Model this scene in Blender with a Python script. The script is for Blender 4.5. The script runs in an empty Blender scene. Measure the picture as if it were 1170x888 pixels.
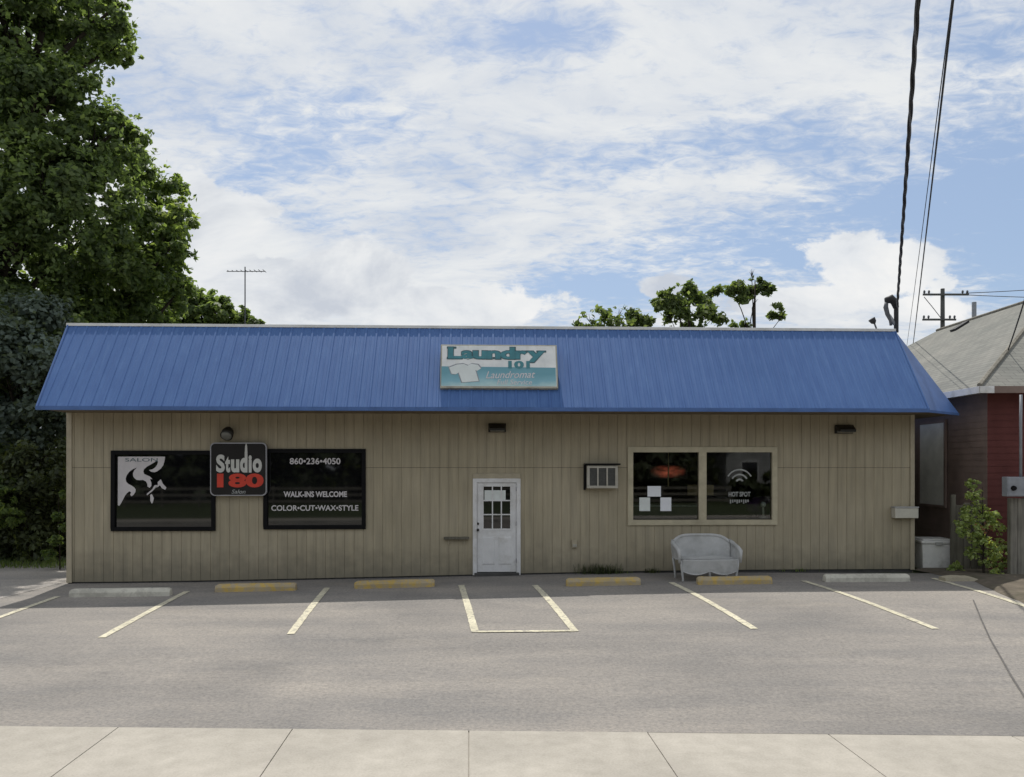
import bpy, bmesh, math, random
import numpy as np
from mathutils import Vector, Matrix
from mathutils.geometry import tessellate_polygon
random.seed(7)
rng = np.random.default_rng(11)
scene = bpy.context.scene
COL = scene.collection
R = math.radians

# ------------------------------------------------------------------ survey
CAM_Z, F, CX, HY = 2.5, 900.0, 585.0, 535.0
OX, OY = -9.41, 16.70                       # left front corner of the shop
TH = math.atan2(0.70, 18.265)
CT, ST = math.cos(TH), math.sin(TH)
WL = 18.28                                  # length of the front wall
def sstep(t):
    t = min(1.0, max(0.0, t)); return t*t*(3-2*t)
SK = 0.0288                                 # the street runs slightly askew to the shop
def zg(x, y):
    s = y + SK*x
    if s < 7.4: return 0.0
    base = 0.05 + 0.19*sstep((x+9.5)/15.0)
    return base*sstep((s-7.5)/7.5)
def P(px, py, Y):                           # point at depth Y
    return Vector(((px-CX)/F*Y, Y, CAM_Z-(py-HY)/F*Y))
def G(px, py):                              # point on the ground
    z = 0.1
    for _ in range(12):
        Y = (CAM_Z-z)*F/(py-HY); x = (px-CX)/F*Y; z = zg(x, Y)
    return Vector((x, Y, z))
def L2W(u, v, w): return Vector((OX+u*CT-v*ST, OY+u*ST+v*CT, w))
def W(px, py, v=0.0):                       # point of the plane v in the shop's own frame
    dx, dz = (px-CX)/F, -(py-HY)/F
    # v = -(x-OX)*ST + (y-OY)*CT
    Y = (v - OX*ST + OY*CT)/(CT - dx*ST)
    x = dx*Y
    return ((x-OX)*CT+(Y-OY)*ST, CAM_Z+dz*Y)

# ------------------------------------------------------------------ materials
def new_mat(name):
    m = bpy.data.materials.new(name); m.use_nodes = True
    nt = m.node_tree
    return m, nt, nt.nodes['Principled BSDF']
def ramp(nt, stops):
    n = nt.nodes.new('ShaderNodeValToRGB'); cr = n.color_ramp
    while len(cr.elements) < len(stops): cr.elements.new(0.5)
    for e, (p, c) in zip(cr.elements, stops):
        e.position = p; e.color = (c[0], c[1], c[2], 1)
    return n
def noise(nt, vec, scale, detail=4, rough=.55, dist=0):
    n = nt.nodes.new('ShaderNodeTexNoise')
    n.inputs['Scale'].default_value = scale; n.inputs['Detail'].default_value = detail
    n.inputs['Roughness'].default_value = rough; n.inputs['Distortion'].default_value = dist
    nt.links.new(vec, n.inputs['Vector']); return n.outputs['Fac']
def coords(nt, scale=(1,1,1), world=False):
    if world:
        g = nt.nodes.new('ShaderNodeNewGeometry'); o = g.outputs['Position']
    else:
        g = nt.nodes.new('ShaderNodeTexCoord'); o = g.outputs['Object']
    mp = nt.nodes.new('ShaderNodeMapping'); mp.inputs['Scale'].default_value = scale
    nt.links.new(o, mp.inputs['Vector']); return mp.outputs['Vector']
def mixc(nt, fac, a, b, mode='MIX'):
    n = nt.nodes.new('ShaderNodeMix'); n.data_type = 'RGBA'; n.blend_type = mode
    for val, idx in ((fac, 0), (a, 6), (b, 7)):
        if hasattr(val, 'links'): nt.links.new(val, n.inputs[idx])
        elif isinstance(val, (int, float)): n.inputs[idx].default_value = val
        else: n.inputs[idx].default_value = (val[0], val[1], val[2], 1)
    return n.outputs[2]
def mth(nt, op, a, b=None, clamp=False):
    n = nt.nodes.new('ShaderNodeMath'); n.operation = op; n.use_clamp = clamp
    for i, val in enumerate((a, b)):
        if val is None: continue
        if hasattr(val, 'links'): nt.links.new(val, n.inputs[i])
        else: n.inputs[i].default_value = val
    return n.outputs[0]
def bump(nt, b, h, strength=.3, dist=.01):
    n = nt.nodes.new('ShaderNodeBump'); n.inputs['Strength'].default_value = strength
    n.inputs['Distance'].default_value = dist
    nt.links.new(h, n.inputs['Height']); nt.links.new(n.outputs[0], b.inputs['Normal'])
def plain(name, c, rough=.6, var=.12, scale=6, metal=0.0, spec=.4, dirt=None, stretch=(1,1,1), bmp=0):
    """a worn single-colour surface: two scales of mottling and a little dirt"""
    m, nt, b = new_mat(name)
    v = coords(nt, stretch)
    n1 = noise(nt, v, scale, 5); n2 = noise(nt, v, scale*7, 3)
    lo = [x*(1-var*1.6) for x in c]; hi = [min(1, x*(1+var*1.2)) for x in c]
    r1 = ramp(nt, [(.3, lo), (.7, hi)]); nt.links.new(n1, r1.inputs[0])
    c1 = mixc(nt, mth(nt, 'MULTIPLY', n2, .5), r1.outputs[0], [x*.8 for x in c])
    if dirt:
        n3 = noise(nt, v, scale*.6, 6, .65)
        f = mth(nt, 'MULTIPLY', mth(nt, 'SUBTRACT', n3, .5, True), 3.0, True)
        c1 = mixc(nt, f, c1, dirt)
    nt.links.new(c1, b.inputs['Base Color'])
    b.inputs['Roughness'].default_value = rough; b.inputs['Metallic'].default_value = metal
    b.inputs['Specular IOR Level'].default_value = spec
    if bmp: bump(nt, b, n2, bmp, .01)
    return m

def m_siding():
    m, nt, b = new_mat('tan_siding')
    v = coords(nt, (1,1,1)); vs = coords(nt, (3.0,3.0,.25)); vw = coords(nt, (60,60,1.2))
    n1 = noise(nt, v, .8, 4); n2 = noise(nt, vs, 3, 4); n3 = noise(nt, vw, 1.0, 4)
    r1 = ramp(nt, [(.3, (.375,.330,.236)), (.7, (.430,.380,.280))]); nt.links.new(n1, r1.inputs[0])
    r2 = ramp(nt, [(.3, (.84,.84,.84)), (.65, (1.05,1.04,1.02))]); nt.links.new(n2, r2.inputs[0])
    c = mixc(nt, 1.0, r1.outputs[0], r2.outputs[0], 'MULTIPLY')
    r3 = ramp(nt, [(.35, (.92,.92,.92)), (.65, (1,1,1))]); nt.links.new(n3, r3.inputs[0])
    c = mixc(nt, 1.0, c, r3.outputs[0], 'MULTIPLY')
    sx = nt.nodes.new('ShaderNodeSeparateXYZ'); tc = coords(nt)
    nt.links.new(tc, sx.inputs[0])
    h = mth(nt, 'ADD', sx.outputs[2], mth(nt, 'MULTIPLY', noise(nt, v, 4, 5), -.9))
    low = mth(nt, 'SUBTRACT', 1.0, mth(nt, 'MULTIPLY', mth(nt, 'ADD', h, .25), 1.6), True)   # splash-back along the foot
    c = mixc(nt, mth(nt, 'MULTIPLY', low, .58), c, (.15,.14,.11))
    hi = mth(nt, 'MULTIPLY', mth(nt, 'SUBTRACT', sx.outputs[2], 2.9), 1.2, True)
    c = mixc(nt, mth(nt, 'MULTIPLY', hi, .30), c, (.19,.13,.07))  # under-eave shading painted in: siding turns browner towards the wall top
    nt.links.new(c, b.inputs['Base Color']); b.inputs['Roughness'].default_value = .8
    b.inputs['Specular IOR Level'].default_value = .2
    bump(nt, b, n3, .25, .006)
    return m
def m_asphalt(name, k=1.0, warm=0.0):
    m, nt, b = new_mat(name)
    v = coords(nt, world=True); vs = coords(nt, (.35,1.3,1), world=True)
    big = noise(nt, v, .22, 6, .6, .6); mid = noise(nt, vs, .8, 6, .65); fine = noise(nt, v, 22, 4, .75)
    sp = nt.nodes.new('ShaderNodeTexVoronoi'); sp.inputs['Scale'].default_value = 42
    nt.links.new(v, sp.inputs['Vector'])
    r = ramp(nt, [(.28, (.232*k,.224*k,.217*k)), (.52, (.300*k,.286*k,.272*k)), (.75, (.362*k,.340*k,.316*k))]); nt.links.new(big, r.inputs[0])
    r2 = ramp(nt, [(.3, (.78,.79,.81)), (.7, (1.14,1.11,1.07))]); nt.links.new(mid, r2.inputs[0])
    c = mixc(nt, 1.0, r.outputs[0], r2.outputs[0], 'MULTIPLY')
    r3 = ramp(nt, [(.25, (.6,.6,.6)), (.5, (1,1,1)), (.75, (1.35,1.33,1.28))]); nt.links.new(fine, r3.inputs[0])
    c = mixc(nt, .8, c, r3.outputs[0], 'MULTIPLY')
    r5 = ramp(nt, [(.0, (.75,.75,.76)), (.35, (1,1,1)), (.9, (1.12,1.1,1.06))]); nt.links.new(sp.outputs['Distance'], r5.inputs[0])
    c = mixc(nt, .8, c, r5.outputs[0], 'MULTIPLY')
    st = noise(nt, v, .95, 4, .55)                      # old oil drips
    f = mth(nt, 'MULTIPLY', mth(nt, 'SUBTRACT', st, .62, True), 6.0, True)
    c = mixc(nt, mth(nt, 'MULTIPLY', f, .045), c, (.10,.097,.095))
    st2 = noise(nt, coords(nt, (.5,1.0,1), world=True), .42, 4, .6)      # sandy dust that has washed together
    f2 = mth(nt, 'MULTIPLY', mth(nt, 'SUBTRACT', st2, .58, True), 4.0, True)
    c = mixc(nt, mth(nt, 'MULTIPLY', f2, .45), c, (.34,.30,.24))
    nt.links.new(c, b.inputs['Base Color']); b.inputs['Roughness'].default_value = .9
    b.inputs['Specular IOR Level'].default_value = .15
    bump(nt, b, fine, .5, .01)
    return m
def m_concrete(name, c, scale=1.0):
    m, nt, b = new_mat(name)
    v = coords(nt, world=True)
    big = noise(nt, v, .6*scale, 6, .65); fine = noise(nt, v, 45, 3, .7); mid = noise(nt, v, 5, 5, .6)
    r = ramp(nt, [(.3, [x*.82 for x in c]), (.7, [x*1.14 for x in c])]); nt.links.new(big, r.inputs[0])
    r2 = ramp(nt, [(.3, (.9,.9,.89)), (.7, (1.06,1.06,1.06))]); nt.links.new(mid, r2.inputs[0])
    cc = mixc(nt, 1.0, r.outputs[0], r2.outputs[0], 'MULTIPLY')
    r3 = ramp(nt, [(.25, (.85,.85,.85)), (.6, (1.04,1.04,1.04))]); nt.links.new(fine, r3.inputs[0])
    cc = mixc(nt, .9, cc, r3.outputs[0], 'MULTIPLY')
    nt.links.new(cc, b.inputs['Base Color']); b.inputs['Roughness'].default_value = .88
    b.inputs['Specular IOR Level'].default_value = .2
    bump(nt, b, fine, .3, .006)
    return m
def m_worn_paint(name, paint, under, wear=.5, scale=9):
    m, nt, b = new_mat(name)
    v = coords(nt, world=True)
    n = noise(nt, v, scale, 7, .7); n2 = noise(nt, v, 1.5, 3)
    f = mth(nt, 'MULTIPLY', mth(nt, 'SUBTRACT', n, wear), 7.0, True)
    c = mixc(nt, f, under, paint)
    r = ramp(nt, [(.3, (.82,.82,.82)), (.7, (1.05,1.05,1.05))]); nt.links.new(n2, r.inputs[0])
    c = mixc(nt, 1.0, c, r.outputs[0], 'MULTIPLY')
    nt.links.new(c, b.inputs['Base Color']); b.inputs['Roughness'].default_value = .85
    b.inputs['Specular IOR Level'].default_value = .2
    return m
def m_leaf(name, cols, trans=.35, tcol=None):
    m, nt, b = new_mat(name)
    g = nt.nodes.new('ShaderNodeNewGeometry')
    r = ramp(nt, [(i/(len(cols)-1), c) for i, c in enumerate(cols)])
    n = noise(nt, coords(nt), .55, 2)
    f = mth(nt, 'ADD', mth(nt, 'MULTIPLY', g.outputs['Random Per Island'], .65), mth(nt, 'MULTIPLY', mth(nt, 'SUBTRACT', n, .32), 1.0), True)
    nt.links.new(f, r.inputs[0]); nt.links.new(r.outputs[0], b.inputs['Base Color'])
    b.inputs['Roughness'].default_value = .55; b.inputs['Specular IOR Level'].default_value = .3
    t = nt.nodes.new('ShaderNodeBsdfTranslucent')
    tc = mixc(nt, 1.0, r.outputs[0], tcol or (2.6,2.4,.9), 'MULTIPLY'); nt.links.new(tc, t.inputs['Color'])
    mx = nt.nodes.new('ShaderNodeMixShader'); mx.inputs[0].default_value = trans
    nt.links.new(b.outputs[0], mx.inputs[1]); nt.links.new(t.outputs[0], mx.inputs[2])
    nt.links.new(mx.outputs[0], nt.nodes['Material Output'].inputs['Surface'])
    return m
def m_glass(name, tint=(.80,.83,.81)):
    m, nt, b = new_mat(name); nt.nodes.remove(b)
    t = nt.nodes.new('ShaderNodeBsdfTransparent'); t.inputs[0].default_value = (*tint, 1)
    gl = nt.nodes.new('ShaderNodeBsdfGlossy'); gl.inputs['Roughness'].default_value = .02
    fr = nt.nodes.new('ShaderNodeFresnel'); fr.inputs['IOR'].default_value = 1.85
    mx = nt.nodes.new('ShaderNodeMixShader')
    nt.links.new(fr.outputs[0], mx.inputs[0]); nt.links.new(t.outputs[0], mx.inputs[1]); nt.links.new(gl.outputs[0], mx.inputs[2])
    nt.links.new(mx.outputs[0], nt.nodes['Material Output'].inputs['Surface'])
    return m
def m_emit(name, c, s):
    m, nt, b = new_mat(name)
    b.inputs['Base Color'].default_value = (*c, 1); b.inputs['Emission Color'].default_value = (*c, 1)
    b.inputs['Emission Strength'].default_value = s
    return m
def m_glow():
    m, nt, b = new_mat('red_glow')
    v = coords(nt, (2.2,1,5.5)); n = noise(nt, v, 2.0, 3)
    g = nt.nodes.new('ShaderNodeTexGradient'); g.gradient_type = 'SPHERICAL'; nt.links.new(v, g.inputs[0])
    f = mth(nt, 'MULTIPLY', g.outputs['Fac'], mth(nt, 'MULTIPLY', mth(nt, 'SUBTRACT', n, .30, True), 1.6))
    b.inputs['Base Color'].default_value = (.03,.006,.004,1); b.inputs['Emission Color'].default_value = (1.0,.22,.12,1)
    nt.links.new(mth(nt, 'MULTIPLY', f, .55), b.inputs['Emission Strength'])
    return m
def m_bluemetal():
    m, nt, b = new_mat('blue_ribbed_metal')
    v = coords(nt); vs = coords(nt, (4,1,.35))
    n1 = noise(nt, v, .7, 5, .6); n2 = noise(nt, vs, 2.2, 5, .6); n3 = noise(nt, v, 30, 3)
    r1 = ramp(nt, [(.3, (.062,.132,.318)), (.7, (.076,.152,.352))]); nt.links.new(n1, r1.inputs[0])
    r2 = ramp(nt, [(.3, (.84,.86,.9)), (.7, (1.08,1.06,1.02))]); nt.links.new(n2, r2.inputs[0])
    c = mixc(nt, 1.0, r1.outputs[0], r2.outputs[0], 'MULTIPLY')
    f = mth(nt, 'MULTIPLY', mth(nt, 'SUBTRACT', n2, .60, True), 1.2, True)
    c = mixc(nt, f, c, (.15,.235,.42))                      # chalking paint
    nt.links.new(c, b.inputs['Base Color']); b.inputs['Roughness'].default_value = .62
    b.inputs['Specular IOR Level'].default_value = .2
    return m
def m_shingle():
    m, nt, b = new_mat('grey_shingle')
    tc = nt.nodes.new('ShaderNodeUVMap')
    br = nt.nodes.new('ShaderNodeTexBrick'); nt.links.new(tc.outputs[0], br.inputs['Vector'])
    br.inputs['Scale'].default_value = 1.0; br.inputs['Brick Width'].default_value = .32; br.inputs['Row Height'].default_value = .15
    br.inputs['Mortar Size'].default_value = .010; br.inputs['Color1'].default_value = (.235,.235,.222,1); br.inputs['Color2'].default_value = (.195,.195,.187,1)
    br.inputs['Mortar'].default_value = (.15,.15,.145,1); br.inputs['Bias'].default_value = -.1
    n = noise(nt, tc.outputs[0], .7, 5); n2 = noise(nt, tc.outputs[0], 40, 3)
    r = ramp(nt, [(.3, (.78,.8,.78)), (.7, (1.12,1.1,1.05))]); nt.links.new(n, r.inputs[0])
    c = mixc(nt, 1.0, br.outputs[0], r.outputs[0], 'MULTIPLY')
    nt.links.new(c, b.inputs['Base Color']); b.inputs['Roughness'].default_value = .92; b.inputs['Specular IOR Level'].default_value = .15
    bump(nt, b, n2, .4, .01)
    return m
def m_planks(name, c, axis=(14,14,1)):
    m, nt, b = new_mat(name)
    v = coords(nt, (axis[0], axis[1], axis[2])); n = noise(nt, v, 1.2, 5, .6); n2 = noise(nt, coords(nt), 1.3, 5)
    r = ramp(nt, [(.3, [x*.6 for x in c]), (.7, [x*1.2 for x in c])]); nt.links.new(n, r.inputs[0])
    r2 = ramp(nt, [(.3, (.7,.7,.7)), (.7, (1.1,1.1,1.1))]); nt.links.new(n2, r2.inputs[0])
    cc = mixc(nt, 1.0, r.outputs[0], r2.outputs[0], 'MULTIPLY'); nt.links.new(cc, b.inputs['Base Color'])
    b.inputs['Roughness'].default_value = .88; b.inputs['Specular IOR Level'].default_value = .15
    bump(nt, b, n, .3, .01)
    return m
def m_sign_face():
    m, nt, b = new_mat('sign_face')
    v = coords(nt); n = noise(nt, v, 3, 5); n2 = noise(nt, coords(nt, (6,6,.8)), 2, 4)
    r = ramp(nt, [(.3, (.60,.62,.62)), (.7, (.80,.80,.78))]); nt.links.new(n, r.inputs[0])
    f = mth(nt, 'MULTIPLY', mth(nt, 'SUBTRACT', n2, .55, True), 1.5, True)
    c = mixc(nt, f, r.outputs[0], (.50,.47,.36)); nt.links.new(c, b.inputs['Base Color'])
    b.inputs['Roughness'].default_value = .35
    return m
def m_gradient_teal():
    m, nt, b = new_mat('teal_wash')
    sx = nt.nodes.new('ShaderNodeSeparateXYZ'); nt.links.new(coords(nt), sx.inputs[0])
    n = noise(nt, coords(nt), 2.2, 4)
    h = mth(nt, 'ADD', mth(nt, 'MULTIPLY', sx.outputs[2], 2.6), mth(nt, 'MULTIPLY', mth(nt, 'SUBTRACT', n, .5), 1.0))
    r = ramp(nt, [(.05, (.42,.58,.57)), (.45, (.20,.40,.47)), (.95, (.12,.30,.36))]); nt.links.new(h, r.inputs[0])
    nt.links.new(r.outputs[0], b.inputs['Base Color']); b.inputs['Roughness'].default_value = .4
    return m

M = {}
M['siding'] = m_siding(); M['asphalt'] = m_asphalt('lot_asphalt', .80); M['road'] = m_asphalt('road_asphalt', .8)
M['drive'] = m_asphalt('drive_asphalt', 1.08); M['walk'] = m_concrete('walk_concrete', (.385,.358,.315)); M['kerbc'] = m_concrete('kerb_concrete', (.38,.37,.34))
M['line'] = m_worn_paint('line_paint', (.62,.58,.44), (.30,.28,.25), .36, 14)
M['stop_yellow'] = m_worn_paint('stop_yellow', (.55,.39,.12), (.42,.35,.235), .46, 7)
M['stop_white'] = m_worn_paint('stop_white', (.60,.58,.50), (.46,.44,.38), .40, 5)
M['blue'] = m_bluemetal(); M['bluetrim'] = plain('blue_trim', (.068,.14,.345), .5, .12, 3)
M['white'] = plain('white_paint', (.74,.74,.74), .5, .07, 4, dirt=(.42,.40,.35)); M['whitecap'] = plain('white_cap', (.72,.72,.70), .5, .1, 2, dirt=(.4,.39,.36))
M['cream'] = plain('cream_paint', (.50,.45,.32), .6, .10, 4, dirt=(.30,.26,.18)); M['tan'] = plain('tan_trim', (.42,.37,.27), .7, .1, 4)
M['soffit'] = plain('soffit_board', (.16,.125,.08), .8, .12, 3); M['found'] = plain('foundation', (.075,.073,.07), .9, .2, 4)
M['black'] = plain('black_frame', (.006,.006,.007), .5, .2, 5, spec=.12); M['tint'] = plain('tinted_glass', (.006,.006,.007), .03, .2, 2, spec=.85)
M['bronze'] = plain('bronze_metal', (.022,.019,.014), .5, .25, 9); M['lens'] = plain('lamp_lens', (.20,.20,.18), .2, .1, 9)
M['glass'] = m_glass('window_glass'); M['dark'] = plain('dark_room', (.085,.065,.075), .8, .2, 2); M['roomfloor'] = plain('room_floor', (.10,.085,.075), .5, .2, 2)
M['decal'] = plain('white_vinyl', (.62,.59,.60), .5, .08, 4); M['decalgrey'] = plain('grey_vinyl', (.36,.37,.36), .5, .25, 9)
M['paper'] = plain('paper', (.78,.80,.84), .6, .04, 6); M['paperg'] = plain('paper_grey', (.70,.74,.72), .6, .06, 6)
M['signblack'] = plain('sign_black', (.014,.012,.013), .3, .2, 3); M['silver'] = plain('silver_edge', (.42,.42,.46), .35, .12, 6, metal=.7)
M['signwhite'] = plain('sign_white', (.58,.58,.55), .4, .07, 5); M['red'] = plain('sign_red', (.62,.055,.030), .4, .1, 5)
M['signface'] = m_sign_face(); M['wash'] = m_gradient_teal(); M['teal'] = plain('teal_letter', (.055,.215,.25), .4, .12, 6); M['tealdark'] = plain('teal_outline', (.045,.10,.115), .4, .1, 6)
M['signedge'] = plain('sign_edge', (.40,.38,.30), .5, .12, 4, dirt=(.12,.11,.09)); M['shirt'] = plain('shirt_white', (.66,.70,.68), .4, .05, 4)
M['acwhite'] = plain('ac_white', (.44,.42,.36), .5, .1, 5, dirt=(.26,.24,.19)); M['acgrill'] = plain('ac_grille', (.11,.112,.105), .6, .15, 20)
M['wicker'] = plain('wicker_white', (.47,.475,.47), .75, .10, 6, dirt=(.28,.28,.26), bmp=.3)
M['creambox'] = plain('cream_box', (.56,.54,.46), .5, .06, 4); M['chest'] = plain('chest_white', (.78,.78,.75), .5, .06, 4, dirt=(.27,.26,.23)); M['lid'] = plain('chest_lid', (.42,.42,.41), .5, .06, 4)
M['galv'] = plain('galvanised', (.27,.285,.31), .5, .12, 8); M['cable'] = plain('cable_black', (.022,.023,.027), .6, .2, 10)
M['cablegrey'] = plain('cable_grey', (.10,.105,.12), .6, .2, 10); M['hazepole'] = plain('weathered_pole', (.10,.10,.10), .8, .2, 3); M['pole'] = m_planks('pole_wood', (.115,.095,.075))
M['redwall'] = plain('red_siding', (.125,.044,.040), .85, .15, 2, spec=.15); M['brownwall'] = plain('brown_siding', (.24,.18,.155), .85, .15, 2, spec=.15); M['board'] = plain('grey_board', (.72,.72,.66), .8, .12, 3)
M['shingle'] = m_shingle(); M['oldwood'] = m_planks('old_fence', (.16,.15,.12)); M['postgrey'] = m_planks('grey_post', (.25,.235,.20))
M['bark'] = m_planks('bark', (.055,.045,.036), (9,9,1.5)); M['grass'] = plain('grass_ground', (.055,.075,.025), .9, .35, 2.5); M['dirt'] = plain('dirt_ground', (.125,.105,.08), .95, .3, 3, dirt=(.06,.065,.03), bmp=.5)
M['leafA'] = m_leaf('leaf_dark', [(.060,.086,.046), (.096,.134,.064), (.14,.186,.082), (.20,.245,.11)], .5, (2.1,2.2,1.0))
M['leafB'] = m_leaf('leaf_mid', [(.050,.078,.034), (.092,.136,.056), (.15,.20,.08), (.21,.26,.11)], .52, (2.3,2.3,1.0))
M['leafC'] = m_leaf('leaf_blue', [(.048,.068,.056), (.074,.102,.086), (.105,.140,.118), (.14,.180,.15)], .25)
M['leafD'] = m_leaf('leaf_under', [(.030,.036,.022), (.050,.064,.034), (.078,.10,.048), (.12,.15,.065)], .35)
M['leafE'] = m_leaf('leaf_shrub', [(.09,.13,.045), (.20,.27,.10), (.34,.41,.18), (.50,.54,.30)], .4)
M['leafF'] = m_leaf('leaf_far', [(.050,.074,.036), (.085,.118,.052), (.13,.165,.07), (.18,.215,.095)], .45, (2.0,2.1,1.0))
M['rust'] = plain('rust_leaf', (.26,.11,.05), .7, .3, 8); M['neon'] = m_glow(); M['tancard'] = plain('tan_card', (.36,.29,.15), .7, .1, 5)
M['purple'] = plain('purple_cloth', (.10,.03,.14), .8, .2, 5); M['softgreen'] = plain('soap_green', (.05,.16,.13), .5, .2, 5)
M['stain'] = plain('crack_fill', (.11,.105,.10), .9, .2, 6); M['darkvent'] = plain('vent_black', (.02,.02,.022), .6, .2, 6)
M['membrane'] = plain('roof_membrane', (.30,.30,.29), .8, .15, 1.5)
M['concretestub'] = m_concrete('kerb_old', (.40,.36,.27))
M['whitehouse'] = m_planks('house_white', (.50,.51,.50), (.6,.6,9))

# ------------------------------------------------------------------ mesh helpers
class MB:
    def __init__(s): s.v = []; s.f = []; s.uv = None
    def add(s, vs, fs):
        o = len(s.v); s.v += [tuple(p) for p in vs]; s.f += [tuple(i+o for i in f) for f in fs]; return s
    def box(s, x0, x1, y0, y1, z0, z1, mat=None):
        vs = [Vector(p) for p in ((x0,y0,z0),(x1,y0,z0),(x1,y1,z0),(x0,y1,z0),(x0,y0,z1),(x1,y0,z1),(x1,y1,z1),(x0,y1,z1))]
        if mat: vs = [mat @ p for p in vs]
        return s.add(vs, [(0,3,2,1),(4,5,6,7),(0,1,5,4),(1,2,6,5),(2,3,7,6),(3,0,4,7)])
    def quad(s, a, b, c, d): return s.add([a,b,c,d], [(0,1,2,3)])
    def tube(s, pts, r, n=8, cap=True):
        pts = [Vector(p) for p in pts]; rs = r if isinstance(r, (list, tuple)) else [r]*len(pts)
        vs = []; prev = None
        for i, p in enumerate(pts):
            t = (pts[min(i+1, len(pts)-1)] - pts[max(i-1, 0)]).normalized()
            if prev is None:
                a = t.orthogonal().normalized()
            else:
                a = (prev - t*prev.dot(t)).normalized()
            prev = a; b = t.cross(a)
            for k in range(n):
                an = 2*math.pi*k/n; vs.append(p + (a*math.cos(an)+b*math.sin(an))*rs[i])
        fs = []
        for i in range(len(pts)-1):
            for k in range(n):
                fs.append((i*n+k, i*n+(k+1)%n, (i+1)*n+(k+1)%n, (i+1)*n+k))
        if cap:
            fs.append(tuple(reversed(range(n)))); fs.append(tuple((len(pts)-1)*n+k for k in range(n)))
        return s.add(vs, fs)
    def poly_uw(s, pts, v0, thick=0.0):        # a flat outline in the u-w plane, facing -v
        pts = list(pts)
        area = sum(pts[i][0]*pts[(i+1)%len(pts)][1]-pts[(i+1)%len(pts)][0]*pts[i][1] for i in range(len(pts)))
        if area < 0: pts.reverse()
        tris = tessellate_polygon([[Vector((p[0], p[1], 0)) for p in pts]])
        vs = [(p[0], v0, p[1]) for p in pts]
        fs = []
        for t in tris:
            a, b, c = [pts[i] for i in t]
            ar = (b[0]-a[0])*(c[1]-a[1])-(c[0]-a[0])*(b[1]-a[1])
            fs.append(tuple(t) if ar > 0 else tuple(reversed(t)))
        s.add(vs, fs)
        if thick:
            n = len(pts); vb = [(p[0], v0+thick, p[1]) for p in pts]
            s.add([(p[0], v0, p[1]) for p in pts]+vb, [(i, n+i, n+(i+1)%n, (i+1)%n) for i in range(n)])
        return s
    def build(s, name, mat, parent=None, bevel=0, smooth=False, loc=None):
        me = bpy.data.meshes.new(name); me.from_pydata([tuple(p) for p in s.v], [], s.f); me.validate(); me.update()
        if bevel:
            bm = bmesh.new(); bm.from_mesh(me)
            bmesh.ops.remove_doubles(bm, verts=bm.verts, dist=1e-5)
            ed = [e for e in bm.edges if len(e.link_faces) == 2 and e.calc_face_angle(0) > .5]
            bmesh.ops.bevel(bm, geom=ed, offset=bevel, segments=2, affect='EDGES', profile=.6)
            bm.to_mesh(me); bm.free()
        if smooth:
            for p in me.polygons: p.use_smooth = True
        me.materials.append(mat)
        o = bpy.data.objects.new(name, me); COL.objects.link(o)
        if parent: o.parent = parent
        if loc: o.location = loc
        return o
def empty(name, loc, label, cat, rz=0.0, group=None):
    o = bpy.data.objects.new(name, None); COL.objects.link(o); o.location = loc; o.rotation_euler = (0, 0, rz)
    o.empty_display_size = .2
    o['label'] = label; o['category'] = cat
    if group: o['group'] = group
    return o
def tag(o, label, cat, group=None):
    o['label'] = label; o['category'] = cat
    if group: o['group'] = group
    return o
def struct(o): o['kind'] = 'structure'; return o
def copy_tree(o, parent=None):
    c = o.copy(); COL.objects.link(c)
    if parent: c.parent = parent
    for ch in [x for x in COL.objects if x.parent == o]: copy_tree(ch, c)
    return c
def text_mb(body, u0, u1, w0, w1, v, bold=0.0, shear=0.0, fit=True, rise=0.0):
    """outline lettering fitted into a box of the u-w plane, facing -v"""
    cu = bpy.data.curves.new('t', 'FONT'); cu.body = body; cu.offset = bold; cu.shear = shear; cu.resolution_u = 4
    o = bpy.data.objects.new('t', cu); COL.objects.link(o); bpy.context.view_layer.update()
    me = bpy.data.meshes.new_from_object(o.evaluated_get(bpy.context.evaluated_depsgraph_get()))
    co = [p.co.copy() for p in me.vertices]; fs = [tuple(p.vertices) for p in me.polygons]
    bpy.data.objects.remove(o); bpy.data.curves.remove(cu); bpy.data.meshes.remove(me)
    x0 = min(c.x for c in co); x1 = max(c.x for c in co); y0 = min(c.y for c in co); y1 = max(c.y for c in co)
    mb = MB(); vs = []
    for c in co:
        a = (c.x-x0)/(x1-x0); b = (c.y-y0)/(y1-y0)
        vs.append((u0+a*(u1-u0), v, w0+b*(w1-w0)+rise*a))
    fl = []
    for f in fs:
        n = (Vector(vs[f[1]])-Vector(vs[f[0]])).cross(Vector(vs[f[2]])-Vector(vs[f[1]]))
        fl.append(f if n.y < 0 else tuple(reversed(f)))
    mb.add(vs, fl); return mb

# ------------------------------------------------------------------ camera, sun, sky
cam = bpy.data.cameras.new('camera'); co = bpy.data.objects.new('camera', cam); COL.objects.link(co)
co.location = (0, 0, CAM_Z); co.rotation_euler = (R(90), 0, 0)
cam.sensor_width = 36; cam.lens = F/1170*36; cam.shift_y = (HY-444)/1170; cam.clip_end = 5000
scene.camera = co
SUN_EL, SUN_AZ = R(64), R(-11)
sd = Vector((math.sin(SUN_AZ)*math.cos(SUN_EL), math.cos(SUN_AZ)*math.cos(SUN_EL), math.sin(SUN_EL)))
sl = bpy.data.lights.new('sun', 'SUN'); sl.energy = 3.7; sl.angle = R(.6); sl.color = (1.0, .955, .88)
so = bpy.data.objects.new('sun', sl); COL.objects.link(so); so.rotation_euler = sd.to_track_quat('Z', 'Y').to_euler(); so.location = (-10, 40, 60)

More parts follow.
